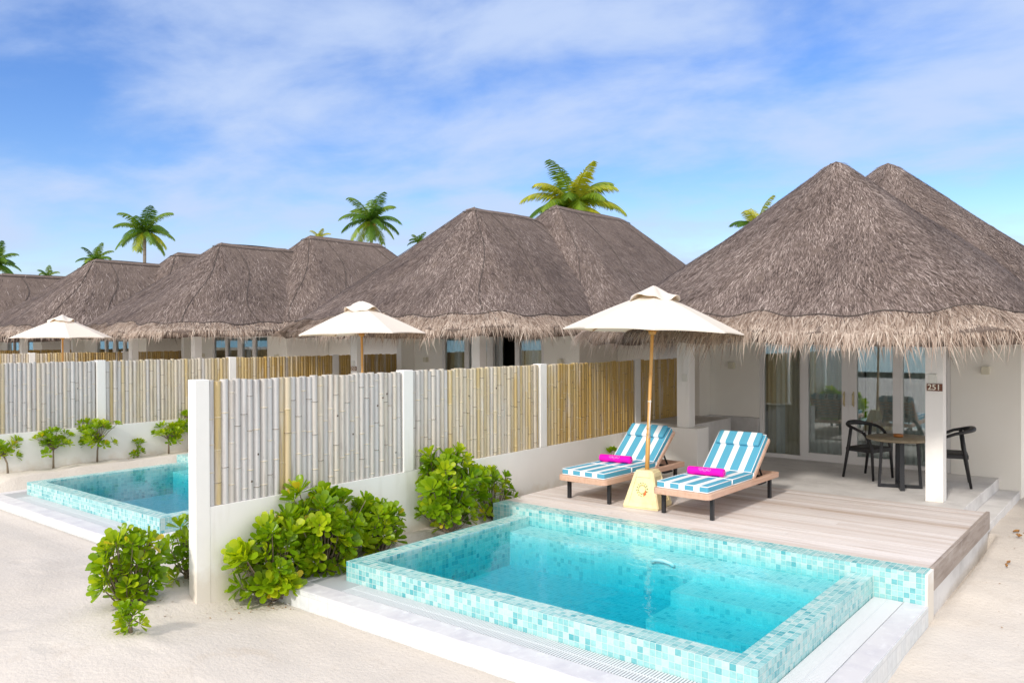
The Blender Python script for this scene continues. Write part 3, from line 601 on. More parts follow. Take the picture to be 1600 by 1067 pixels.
def villa(ox, label, num, roofs, nb, seed, open_door=False, detail=1, sign_left=False, xs=1.0):
    org = (ox+2.4, 8.84, .1); t = thing('thatched_villa', org, label, 'villa', 'thatched villas in a row')
    def P(name, boxes, m, bev=0, parent=t):
        g = G()
        for b in boxes: g.box(b[0]+ox, b[1]+ox, *b[2:])
        return put(name, g, m, parent, bev, org)
    # walls
    P('wall', [(.27,1.10,8.84,8.99,.96,2.55),(3.78,4.60,8.84,8.99,.0,2.55),(1.10,3.78,8.84,8.99,2.36,2.55),(.12,.27,8.46,8.99,.96,2.55),
               (.12,.27,8.99,14.2,0,2.55),(4.45,4.60,8.99,10.15,0,2.55),(4.6005,5.45,10.15,10.3,0,2.55),(5.30,5.45,10.3,14.2,0,2.55),(.12,5.45,14.2,14.35,0,2.55)], M_cream, .004)
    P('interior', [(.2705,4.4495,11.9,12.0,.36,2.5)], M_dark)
    P('interior_floor', [(.2705,4.4495,8.991,11.9,.30,.362)], M_conc)
    P('ceiling', [(.12,4.6,6.82,14.3,2.551,2.60),(1.0,4.25,5.75,6.8195,2.553,2.60)], M_plaster)
    P('bench', [(.2705,1.098,8.80,8.96,.36,.958),(.2705,1.02,8.30,8.799,.36,.63),(.12,.2695,8.30,8.95,.36,.958),(.32,1.02,8.16,8.2995,.36,.50)], M_conc, .006)
    P('porch_floor', [(-.0,4.35,6.281,8.839,0,.359),(1.1,3.78,8.84,8.99,0,.362)], M_conc, .006)
    P('step', [(4.3505,4.585,6.281,8.839,-.1,.213)], M_conc, .006)
    P('porch_wall', [(.176,1.162,6.551,6.90,.3,.993)], M_plaster, .004)
    P('porch_slab', [(.0,.80,6.901,8.45,.3,.972)], M_conc, .004)
    P('column', [(.826,1.011,6.62,6.795,.9935,2.43)], M_plaster, .004)
    P('column', [(3.934,4.116,6.62,6.795,.3595,2.43)], M_plaster, .004)
    P('beam', [(.76,4.95,6.60,6.815,2.4305,2.5505)], M_cream, .004)
    P('beam', [(4.72,4.90,6.8155,8.9,2.4305,2.5505)], M_cream, .004)
    # glazed front
    fy0, fy1 = 8.86, 8.93
    P('window_post', [(1.101,1.145,8.845,8.95,.3625,2.3595)], M_frame, .003)
    P('window_post', [(3.735,3.779,8.845,8.95,.3625,2.3595)], M_frame, .003)
    w1 = P('window', [(1.1455,1.75,fy0,fy1,.3625,.42),(1.1455,1.1704999999999999,fy0,fy1,.42,2.27),(1.725,1.75,fy0,fy1,.42,2.27),(1.1455,1.75,fy0,fy1,2.27,2.3595)], M_frame, .003)
    P('pane', [(1.1455,1.75,8.893,8.899,.4205,2.2695)], M_glass, 0, w1)
    w2 = P('window', [(3.15,3.7345,fy0,fy1,.3625,.42),(3.15,3.175,fy0,fy1,.42,2.27),(3.7095000000000002,3.7345,fy0,fy1,.42,2.27),(3.15,3.7345,fy0,fy1,2.27,2.3595)], M_frame, .003)
    P('pane', [(3.15,3.7345,8.893,8.899,.4205,2.2695)], M_glass, 0, w2)
    for k, (a, b, h) in enumerate(((1.7505,2.4495,2.385),(2.4505,3.1495,2.515))):
        if open_door and k == 1:
            # leaf swung inwards
            g = G(); xx = b+ox-.06
            for bx in ((xx,xx+.05,8.95,9.05,.37,2.3),(xx,xx+.05,9.53,9.63,.37,2.3),(xx,xx+.05,9.05,9.53,.37,.49),(xx,xx+.05,9.05,9.53,2.2,2.3)): g.box(*bx)
            d = put('door', g, M_frame, t, .003, org)
            P('frame', [(a,a+.04,fy0,fy1,.3625,2.3595),(b-.09,b,fy0,fy1,.3625,2.3595),(a+.04,b-.09,fy0,fy1,2.30,2.3595)], M_frame, .003, d)
            continue
        wd = .105
        d = P('door', [(a,a+wd,fy0-.01,fy1,.3625,2.3595),(b-wd,b,fy0-.01,fy1,.3625,2.3595),(a+wd,b-wd,fy0-.008,fy1,.3625,.475),(a+wd,b-wd,fy0-.008,fy1,2.25,2.3595)], M_frame, .003)
        P('pane', [(a+wd,b-wd,8.893,8.899,.4755,2.2495)], M_glass, 0, d)
        g = G(); hx = h+ox
        g.box(hx-.009,hx+.009,8.842,8.8495,1.20,1.42); g.tube([(hx,8.85,1.23),(hx,8.80,1.23),(hx,8.795,1.24),(hx,8.795,1.38),(hx,8.80,1.39),(hx,8.85,1.39)], .008, 6)
        put('handle', g, M_brass, d, 0, org)
    if detail:
        def curtain(a, b, y, m, n=40, amp=.03, wl=.09):
            g = G(); xs_ = np.linspace(a, b, n); 
            rows = [[(x+ox, y+amp*math.sin(2*math.pi*x/wl+.7*math.sin(5*x))*(.6+.4*(2.4-z)/2), z) for x in xs_] for z in (2.3,1.6,.9,.375)]
            g.grid(rows); return put('curtain', g, m, t, 0, org)
        curtain(1.16, 1.72, 9.06, M_curt)
        curtain(1.30, 1.44, 9.015, M_sheer, 16)
        curtain(1.80, 2.62, 9.03, M_veil, 70, .018, .085)
        if not open_door: curtain(2.64, 3.72, 9.03, M_veil, 90, .018, .085)
        else: curtain(3.2, 3.72, 9.03, M_veil, 50, .018, .085)
    # fittings
    for name, x, y, z in (('wall_lamp', .66, 8.839, 1.77), ('wall_lamp', 4.20, 8.839, 1.77)):
        g = G(); g.box(x-.045+ox, x+.045+ox, y-.08, y, z-.05, z+.05); g.box(x-.03+ox, x+.03+ox, y-.065, y-.015, z-.054, z-.0505); put(name, g, M_cream3, t, .004, org)
    sx_ = .92 if sign_left else 4.03
    P('switch_box', [(sx_-.055,sx_+.025,6.600,6.6195,1.70,1.80)], M_switch, .003)
    ob_ = 4.0 if sign_left else .955
    P('switch_box', [(ob_-.04,ob_+.03,6.600,6.6195,1.62,1.72)], M_switch, .003)
    sg = P('number_sign', [(sx_-.078,sx_+.082,6.606,6.6195,1.61,1.693)], M_brown, .002)
    me = text_mesh(num, .09); me.materials.append(M_cream2)
    ob = bpy.data.objects.new('lettering', me); COL.objects.link(ob); ob.parent = sg; ob.rotation_euler = (R_(90), 0, 0); ob.location = (sx_+ox-.002-org[0], 6.6045-org[1], 1.651-org[2])
    for i, rf in enumerate(roofs):
        build_roof(rf, t, org, int(nb*(1 if i == 0 else .85)), int(nb*(.34 if i == 0 else .18)), seed*10+i, scale=xs, ropes=0 if seed == 1 else 1, fl=.86 if seed == 1 else .76)
    return t
M_brass = mat('brushed_brass', (.55,.45,.28,1), .35, metal=.8)
M_cream3 = mat('cream_lamp_shade', (.70,.66,.52,1), .6); M_switch = mat('pale_plastic_box', (.70,.70,.64,1), .5)
ZE = 2.27
villa(0, 'nearest thatched villa with number 251 on its porch column, by the loungers', '251', [Roof(2.62,7.72,7.80,ZE,4.6,2.86,2.80,1), Roof(2.64,10.27,10.4,ZE,5.0,3.3,3.25,2)], 120000, 1)
villa(-6.9, 'second thatched villa with one glass door open, behind the middle umbrella', '253', [Roof(-4.28,8.2,9.9,ZE+.10,4.78,2.95,3.1,3), Roof(-4.28,10.9,13.5,ZE+.10,5.16,3.35,3.35,4)], 85000, 2, open_door=True, sign_left=True, xs=1.15)
villa(-15.83, 'third thatched villa, its porch column rising above the second bamboo fence', '255', [Roof(-13.2,8.24,10.2,ZE+.12,4.79,2.95,3.1,5), Roof(-13.2,11.06,13.6,ZE+.12,5.25,3.5,3.5,6)], 42000, 3, detail=0, xs=1.5)
villa(-23.1, 'fourth thatched villa, right behind the left umbrella', '257', [Roof(-20.4,8.18,10.5,ZE+.12,4.82,2.95,3.1,7), Roof(-20.4,10.92,13.5,ZE+.12,5.25,3.5,3.5,8)], 20000, 4, detail=0, xs=2.0)
villa(-31.0, 'farthest thatched villa at the left edge of the photo', '259', [Roof(-28.3,8.2,11.6,ZE,4.80,3.6,3.1,9), Roof(-28.3,11.2,13.5,ZE,5.3,3.5,3.5,10)], 9000, 5, detail=0, xs=2.6)

# armchairs indoors
def armchair(x, y, rz, label):
    t = thing('armchair', (x, y, .362), label, 'armchair', 'grey armchairs inside the nearest villa', rz)
    g = G(); rows = []
    for z, sc in ((.34,.9),(.5,1.0),(.7,1.02),(.86,.93)):
        rows.append([(.30*sc*math.sin(a)*1.0, .26*sc*math.cos(a)*1.0, z if abs(a) < 1.3 else min(z, .60)) for a in np.linspace(-2.0, 2.0, 17)])
    g.grid(rows); o = put('backrest', g, M_wick, t); sd_ = o.modifiers.new('s', 'SOLIDIFY'); sd_.thickness = .04
    g = G(); g.box(-.25,.25,-.25,.2,.33,.43); put('seat', g, M_wick, t, .03)
    for sx in (-1,1):
        for sy in (-1,1):
            g = G(); g.tube([(.2*sx,.18*sy,.33),(.24*sx,.22*sy,0)], .014, 6); put('leg', g, M_black, t)
armchair(2.02, 9.95, R_(-15), 'grey tub armchair seen through the left leaf of the glass door')
armchair(2.95, 9.95, R_(-40), 'grey tub armchair seen through the right leaf of the glass door')

# ------------------------------------------------------------ loungers
def make_lounger():
    t = thing('sun_lounger', (0,0,0), None, 'sun lounger', 'sun loungers on the wooden deck')
    g = G(); hw, Ln, r = .325, 1.78, .07
    # rounded rail loop
    def loop(ins, z):
        pts = []
        for (cx, cy, a0) in ((hw-r, r, -90), (hw-r, Ln-.02, 0), (-hw+r, Ln-.02, 90), (-hw+r, r, 180)):
            rr_ = r-ins if cy < 1 else .02
            if cy > 1: cx = (hw-.02)*(1 if cx > 0 else -1); rr_ = max(.02-ins, 0.0005) if ins < .02 else 0.0005; 
            if cy > 1 and ins > 0: cx = (hw-ins)*(1 if cx > 0 else -1); cy = Ln-ins; rr_ = .0005
            for k in range(6):
                a = R_(a0+k*18); pts.append((cx+rr_*math.cos(a), cy+rr_*math.sin(a), z))
        return pts
    A = [loop(0,.225), loop(0,.285), loop(.055,.285), loop(.055,.225)]; n = len(A[0])
    vs = [p for l in A for p in l]; fs = [(i*n+k, i*n+(k+1)%n, ((i+1)%4)*n+(k+1)%n, ((i+1)%4)*n+k) for i in range(4) for k in range(n)]
    g.add(vs, fs)
    for y in np.arange(.12, 1.15, .085): g.box(-.27,.27,y,y+.055,.262,.278)
    put('frame', g, M_teak, t, .006)
    for sx in (-1,1):
        for y in (.17, 1.62):
            g = G(); g.box(.275*sx-.019,.275*sx+.019,y-.019,y+.019,0,.2245); put('leg', g, M_black, t, .003)
    # backrest frame
    hy, hz, ty, tz = 1.13, .285, 1.565, .665
    d = Vector((0, ty-hy, tz-hz)); Lb = d.length; d.normalize(); nn_ = Vector((0, -d.z, d.y))
    g = G()
    for sx in (-1,1):
        g.obox(Vector((.285*sx, hy, hz))+d*Lb/2, (1,0,0), d, nn_, .018, Lb/2+.01, .022)
    for k in range(6): g.obox(Vector((0, hy, hz))+d*(Lb*(k+.6)/6.2), (1,0,0), d, nn_, .267, .022, .008)
    put('backrest_frame', g, M_teak, t, .005)
    g = G(); g.tube([(-.22,1.36,.50),(-.22,1.55,.235)], .012, 6); g.tube([(.22,1.36,.50),(.22,1.55,.235)], .012, 6); g.box(-.268,.268,1.53,1.56,.235,.262); g.box(-.268,.268,1.20,1.23,.20,.2245)
    g.box(.20,.24,1.42,1.62,.17,.19)
    put('support_bar', g, M_black, t)
    # mattress: three pads
    th = .066
    g = G(); g.box(-.29,.29,.045,.60,.287,.287+th); g.box(-.29,.29,.606,1.14,.287,.287+th)
    c = Vector((0, hy+.0, hz+.0))+d*(Lb/2+.01)+nn_*(.024+th/2); g.obox(c, (1,0,0), d, nn_, .29, Lb/2-.005, th/2)
    mt = put('mattress', g, M_stripe, t, .018)
    g = G(); z1 = .287+th-.004; z0 = .292
    for (ya, yb) in ((.045,.60),(.606,1.14)):
        for zz in (z1, z0):
            q_ = [(-.286,ya+.012,zz),(-.276,ya+.002,zz),(.276,ya+.002,zz),(.286,ya+.012,zz),(.286,yb-.012,zz),(.276,yb-.002,zz),(-.276,yb-.002,zz),(-.286,yb-.012,zz),(-.286,ya+.012,zz)]
            g.tube(q_, .0055, 6, cap=False)
    for off in (th/2-.004, -th/2+.004):
        B_ = [c+Vector((sx*.286,0,0))+d*sy*(Lb/2-.009)+nn_*off for sx, sy in ((-1,-1),(1,-1),(1,1),(-1,1),(-1,-1))]
        g.tube(B_, .0055, 6, cap=False)
    for y in (.603, 1.14): g.tube([(.288,y,.29),(.288,y,z1+.003)], .009, 6); g.tube([(-.288,y,z1),(.288,y,z1)], .007, 6)
    put('piping', g, M_pipe, mt)
    # head pillow
    cp = Vector((0, hy, hz))+d*(Lb-.10)+nn_*(.024+th+.022); g = G(); g.obox(cp, (1,0,0), d, nn_, .26, .095, .024)
    pl = put('pillow', g, M_stripe, t, .021)
    g = G(); e_ = Vector((0, hy, hz))+d*(Lb+.008); g.obox(e_+nn_*.05, (1,0,0), d, nn_, .012, .004, .05); g.obox(e_+nn_*.05+Vector((.2,0,0)), (1,0,0), d, nn_, .012, .006, .05)
    put('strap', g, M_black, pl)
    return t
L1 = make_lounger(); L1['label'] = 'striped sun lounger left of the umbrella base, nearest the bamboo fence'; L1.location = (.985, 4.02, .3845)
L2 = copy_tree(L1); L2['label'] = 'striped sun lounger right of the umbrella base, nearest the glass doors'; L2.location = (2.225, 3.98, .3845); L2.rotation_euler = (0,0,R_(-1.0)); L1.rotation_euler = (0,0,R_(-2.0))

def swirl(g, c, s, u, v, n_):
    def arc(cx, cy, r, a0, a1):
        pts = [Vector(c)+Vector(u)*(cx+r*math.cos(a))*s+Vector(v)*(cy+r*math.sin(a))*s for a in np.linspace(a0, a1, 9)]
        g.tube(pts, .0022, 5)
    for k in (-1, 0, 1):
        arc(k*.9, -.15*abs(k)*-1, .42, 2.5, 6.9); arc(k*.9, .15*abs(k), .2, .3, 5.2)
    arc(-.45, .15, .28, 3.4, 6.1); arc(.45, .15, .28, 3.4, 6.1)
def towel(x, y, z, rz, label):
    t = thing('rolled_towel', (x, y, z), label, 'towel', 'rolled towels on the loungers', rz)
    g = G(); n = 26; rad = .045
    prof = []
    for k in range(n):
        a = 2*math.pi*k/n; rr_ = rad*(1+.0*math.cos(a)); prof.append((rr_*math.cos(a)*1.05, rr_*math.sin(a)*.97+rad*.97))
    xs = [-.20,-.197,-.185,-.10,0,.1,.185,.197,.20]; sc = [.80,.93,1,1.01,.99,1.01,1,.93,.80]
    rows = [[(xx, p_[0]*s_, (p_[1]-rad)*s_+rad) for p_ in prof] for xx, s_ in zip(xs, sc)]
    vs = [p_ for r_ in rows for p_ in r_]; fs = [(i*n+k, (i+1)*n+k, (i+1)*n+(k+1)%n, i*n+(k+1)%n) for i in range(len(xs)-1) for k in range(n)]
    g.smooth = True; g.add(vs, fs+[tuple(range(n)), tuple((len(xs)-1)*n+k for k in range(n))[::-1]])
    b = put('roll', g, M_towel, t)
    g = G()
    sp = [(.204*sx, (.008+.0048*a)*math.cos(a), rad+(.008+.0048*a)*math.sin(a)) for sx in (1,) for a in np.linspace(0, 6.5, 26)]
    g.tube(sp, .002, 4); put('rolled_edge', g, M_swirl, b)
    g = G(); swirl(g, (-.0,-.040,.068), .05, (1,0,0), (0,.45,.89), None); put('embroidery', g, M_swirl, b)
    return t
towel(.965, 4.80, .3845+.357, R_(8), 'magenta rolled towel on the lounger left of the umbrella pole')
towel(2.21, 4.62, .3845+.357, R_(6), 'magenta rolled towel on the lounger right of the umbrella base')

# ------------------------------------------------------------ umbrellas
def umbrella(x, y, z, rz, lean, label, first=None, seed=1):
    rr = random.Random(seed)
    t = thing('garden_umbrella', (x, y, z), label, 'umbrella', 'cream canvas umbrellas on the decks')
    # base
    g = G(); h = .40; b, tp = .195, .10
    def sq(s_, zz): return [(-s_,-s_,zz),(s_,-s_,zz),(s_,s_,zz),(-s_,s_,zz)]
    g.add(sq(b+.004,0)+sq(b+.004,.02)+sq(tp,h-.02)+sq(tp-.006,h), [(3,2,1,0),(12,13,14,15)]+[(i*4+k, i*4+(k+1)%4, (i+1)*4+(k+1)%4, (i+1)*4+k) for i in range(3) for k in range(4)])
    # raised frame strips on each side
    for k in range(4):
        a = k*math.pi/2
        ca, sa = math.cos(a), math.sin(a)
        def W_(u, v, o=.0):
            s_ = (b+.004)*(1-v)+tp*v; yy = -(s_+o); xx = u*s_; return (xx*ca-yy*sa, xx*sa+yy*ca, .02+v*(h-.04))
        def strip(u0, v0, u1, v1, u2, v2, u3, v3):
            o1 = .009; q_ = [W_(u0,v0,-.002),W_(u1,v1,-.002),W_(u2,v2,-.002),W_(u3,v3,-.002),W_(u0,v0,o1),W_(u1,v1,o1),W_(u2,v2,o1),W_(u3,v3,o1)]
            g.add(q_, [(4,5,6,7),(0,1,5,4),(1,2,6,5),(2,3,7,6),(3,0,4,7)])
        strip(-1,0,-.72,0,-.72,1,-1,1); strip(.72,0,1,0,1,1,.72,1); strip(-.72,0,.72,0,.72,.13,-.72,.13); strip(-.72,.86,.72,.86,.72,1,-.72,1)
    bs = put('base', g, M_base, t, .004); bs.rotation_euler = (0, 0, rz)
    for k in range(4):
        a = k*math.pi/2; ca, sa = math.cos(a), math.sin(a)
        def W2(u, zz, o=.005):
            v = (zz-.02)/(h-.04); s_ = (b+.004)*(1-v)+tp*v; yy = -(s_+o); return Vector((u*ca-yy*sa, u*sa+yy*ca, zz))
        g = G(); g.m = 0
        for j in range(14):
            an = 2*math.pi*j/14; cu, cz = .044*math.cos(an), .205+.050*math.sin(an)
            for w_ in (-1, 1):
                e1 = (cu*(1+.22*w_), .205+(cz-.205)*(1+.22*w_)); dirn = (math.cos(an+w_*1.0), math.sin(an+w_*1.0))
                c_ = Vector((e1[0], e1[1])); 
                q_ = [W2(c_.x, c_.y), W2(c_.x+dirn[0]*.011-dirn[1]*.005, c_.y+dirn[1]*.011+dirn[0]*.005, .009), W2(c_.x+dirn[0]*.021, c_.y+dirn[1]*.021), W2(c_.x+dirn[0]*.011+dirn[1]*.005, c_.y+dirn[1]*.011-dirn[0]*.005, .009)]
                g.m = 0 if (j+w_) % 3 else 2; g.add(q_, [(0,1,2,3)])
        g.m = 1
        for (du, dz, r_) in ((.038,-.038,.012),(.044,-.018,.009),(.031,-.052,.009)):
            g.add([W2(du+r_*math.cos(an), .205+dz+r_*math.sin(an), .0095) for an in np.linspace(0, 5.8, 9)], [tuple(range(9))])
        put('wreath_emblem', g, [M_wr, M_wo, M_wy], bs)
    # pole
    top = 2.27+.16
    lx = Vector((math.sin(lean[0]), math.sin(lean[1]), 1)).normalized()
    def at(s_): return Vector((0,0,.54))+lx*s_
    g = G(); g.tube([at(-.165), at(.02), at(.22), at(.225), at(1.0), at(1.72)], [.024,.024,.024,.019,.019,.018], 12)
    for s_ in (.18,.24,.30,.9): g.tube([at(s_), at(s_+.012)], .0235, 12)
    po = put('pole', g, M_bam_pole, t)
    g = G(); g.tube([at(.2)+Vector((.02,-.02,0)), at(.5)+Vector((.021,-.021,0)), at(.62)+Vector((.02,-.02,0))], .004, 5); g.tube([at(.60), at(.606)], .024, 12)
    put('cord', g, M_pipe, po)
    # canopy frame: local axes
    apex = at(1.81); n = 8; Rr = .985; rise = .44
    q1 = lx.orthogonal().normalized(); q1 = Vector((1,0,0)); q1 = (q1-lx*q1.dot(lx)).normalized(); q2 = lx.cross(q1)
    a0 = rz_can = R_(22.5)+yaw*0 + .14
    def cp(a, r_, dz): return apex + (q1*math.cos(a)+q2*math.sin(a))*r_ - lx*dz
    g = G(); g.tube([at(1.33), at(1.345), at(1.36), at(1.39)], [.024,.042,.045,.03], 12); g.tube([at(1.42), at(1.50)], .03, 12)
    hub = put('hub', g, M_bam_pole, t)
    K = 10; J = 8; rows = []
    for i in range(K+1):
        f_ = i/K; row = []
        for s_ in range(n*J):
            k, j = divmod(s_, J); fr_ = j/J; a_ = a0+2*math.pi*k/n; b_ = a0+2*math.pi*(k+1)/n
            p_ = cp(a_, Rr*f_, rise*f_)*(1-fr_)+cp(b_, Rr*f_, rise*f_)*fr_
            sag = .018*math.sin(math.pi*fr_)*f_
            inward = .045*math.sin(math.pi*fr_)*(f_**6)
            p_ = p_ - lx*(-.012*math.sin(math.pi*f_)) - lx*sag*.5 + (apex-p_)*inward
            row.append(p_)
        rows.append(row)
    rows.append([p_-lx*.012 for p_ in rows[-1]])
    nn2 = n*J; vs = [p_ for r_ in rows for p_ in r_]; g = G(); g.smooth = False
    fs = [(i*nn2+k, i*nn2+(k+1)%nn2, (i+1)*nn2+(k+1)%nn2, (i+1)*nn2+k)[::-1] for i in range(len(rows)-1) for k in range(nn2)]
    g.add(vs, fs); ob = put('canopy', g, M_canvas, t)
    # crumpled vent flap
    g = G(); rows = []
    ph = [rr.uniform(0, 6.28) for _ in range(4)]
    for i in range(7):
        f_ = i/6; row = []
        for s_ in range(40):
            a_ = 2*math.pi*s_/40; r_ = (.02+.245*f_)*(1+.10*math.sin(3*a_+ph[0])*f_)
            up = .085 - .135*f_ + f_*.028*math.sin(4*a_+ph[1]+2*f_) + .02*math.sin(2*a_+ph[2])*(1-abs(f_-.5)*1.5) + .018*math.sin(7*a_+ph[3])*f_*f_
            row.append(cp(a_, r_, 0) + lx*(up - .03))
        rows.append(row)
    vs = [p_ for r_ in rows for p_ in r_]; g.smooth = True
    g.add(vs, [(i*40+k, i*40+(k+1)%40, (i+1)*40+(k+1)%40, (i+1)*40+k)[::-1] for i in range(6) for k in range(40)]+[tuple(range(40))])
    vt = put('vent_flap', g, M_canvas, t); sm_ = vt.modifiers.new('s', 'SOLIDIFY'); sm_.thickness = .004
    for k in range(n):
        a_ = a0+2*math.pi*k/n; g = G()
        g.tube([cp(a_, .03, .03), cp(a_, Rr*.98, rise*.98+.012)], [.009,.007], 6); rb = put('rib', g, M_bam_pole, t)
        g = G(); g.tube([at(1.36), cp(a_, Rr*.52, rise*.52+.016)], .007, 6); put('strut', g, M_bam_pole, rb)
    return t
M_wr = mat('leaf_green_paint', (.16,.27,.02,1), .6); M_wo = mat('orange_red_paint', (.80,.13,.02,1), .6); M_wy = mat('yellow_paint', (.62,.50,.03,1), .6)
umbrella(1.645, 4.36, .384, R_(7), (R_(1.6), R_(2.0)), 'cream umbrella with wreath-painted base between the two loungers')
umbrella(-3.30, 4.56, .38, R_(20), (R_(-1.2), R_(0)), 'cream umbrella rising behind the front bamboo fence, before the second villa', seed=2)
umbrella(-12.45, 3.98, .36, R_(10), (R_(0), R_(0)), 'cream umbrella at far left, above the second bamboo fence', seed=3)

# ------------------------------------------------------------ dining set
def chair(x, y, rz, label):
    t = thing('dining_chair', (x, y, .3595), label, 'chair', 'black chairs at the round porch table', rz)
    # local: faces -Y ; back at +Y
    sh = .40
    g = G(); pts = []
    for a in np.linspace(R_(-28), R_(208), 25):
        rx = .255*math.cos(a); ry = .215*math.sin(a); hz_ = .66+.05*max(0, math.sin(a))
        if math.sin(a) < 0: hz_ = .66+.10*math.sin(a)
        pts.append((rx, ry+.02, hz_))
    rad = [.019+.015*max(0, math.sin(a))**2 for a in np.linspace(R_(-28), R_(208), 25)]
    g.tube(pts, rad, 10, flat=1.0); put('armrest_hoop', g, M_blackwood, t)
    for sx in (-1, 1):
        g = G(); g.tube([(.215*sx,.10,.685),(.225*sx,.13,.44),(.245*sx,.20,0)], [.021,.023,.016], 8); put('leg', g, M_blackwood, t)
        g = G(); g.tube([(.228*sx,-.085,.61),(.21*sx,-.16,.50),(.205*sx,-.19,.42),(.215*sx,-.215,0)], [.019,.021,.022,.016], 8); put('leg', g, M_blackwood, t)
    g = G(); g.box(-.21,.21,-.20,.17,sh-.025,sh+.012); put('seat', g, M_seat, t, .015)
    g = G(); g.box(-.225,.225,-.212,-.188,sh-.045,sh+.005); g.box(-.225,.225,.15,.175,sh-.045,sh+.0); g.box(-.225,-.205,-.2,.165,sh-.045,sh); g.box(.205,.225,-.2,.165,sh-.045,sh); put('seat_frame', g, M_blackwood, t, .004)
chair(2.98, 7.86, R_(72), 'black hoop-backed chair left of the round table, before the glass door')
chair(3.96, 7.95, R_(-78), 'black hoop-backed chair right of the round table, partly behind the numbered column')
t = thing('round_table', (3.50, 7.32, .3595), 'round straw-topped table with black trestle legs on the porch', 'table')
g = G(); g.lathe([(.33,.585),(.375,.60),(.38,.612),(.375,.625),(.0001,.626)], n=48); put('tabletop', g, M_table, t)
for a in (20, 110, 200, 290):
    a = R_(a); g = G(); d0 = Vector((math.cos(a), math.sin(a), 0)); sd_ = Vector((-d0.y, d0.x, 0))
    q0, q1 = d0*.235, d0*.20+Vector((0,0,.584)); ax = (q1-q0).normalized(); g.obox((q0+q1)/2, sd_, ax.cross(sd_), ax, .026, .016, (q1-q0).length/2-.002); put('leg', g, M_black, t, .002)
g = G(); d0 = Vector((math.cos(R_(20)), math.sin(R_(20)), 0)); d1 = Vector((-d0.y, d0.x, 0)); g.obox((0,0,.02), d0, d1, (0,0,1), .225,.024,.018); g.obox((0,0,.0205), d1, d0, (0,0,1), .225,.0235,.018); put('foot_bar', g, M_black, t, .002)
g = G(); g.lathe([(.045,0),(.055,.004),(.058,.03),(.052,.034),(.044,.028),(.042,.012),(.0001,.011)], (0,0,0), 24)
o = put('ashtray', g, M_amber); o.location = (3.49, 7.30, .9862); tag(o, 'small amber ashtray on the round porch table', 'ashtray')

# ------------------------------------------------------------ plants
def leaf(g, p, d, n_, L_, w, curl):
    d = d.normalized(); s_ = d.cross(n_)
    if s_.length < 1e-3: s_ = Vector((1,0,0))
    s_.normalize(); n_ = s_.cross(d); pr = [(0,.10),(.35,.42),(.68,.95),(.90,.86),(1.0,.35)]
    L0 = []; vs = []
    for f_, ww in pr:
        c_ = p + d*L_*f_ + n_*(curl*L_*(f_**2)); fold = .18*w*ww
        vs += [c_-s_*w*ww/2+n_*fold, c_, c_+s_*w*ww/2+n_*fold]
    fs = []
    for i in range(4): fs += [(3*i,3*i+1,3*i+4,3*i+3),(3*i+1,3*i+2,3*i+5,3*i+4)]
    g.smooth = True; g.add(vs, fs)
def rosette(g, p, d, size, rr, tone):
    d = d.normalized(); a_ = d.orthogonal().normalized(); b_ = d.cross(a_); n = rr.randint(10, 15); ph = rr.uniform(0, 6.28)
    for k in range(n):
        f_ = k/n; an = ph+k*2.399; el = .15+.95*f_           # outer leaves flatter
        rad = (a_*math.cos(an)+b_*math.sin(an)); dd = rad*math.cos(el)+d*math.sin(el)
        g.cur = min(.92, max(0, tone+rr.uniform(-.18,.18)+(.18 if f_ > .7 else 0))) if rr.random() > .015 else 1.0
        leaf(g, p-d*size*.15*(1-f_)+rad*.01, dd, d*math.cos(el)-rad*math.sin(el), size*rr.uniform(.8,1.15)*(1-.25*f_), size*rr.uniform(.40,.52), rr.uniform(-.05,.28) if f_ < .6 else .1)
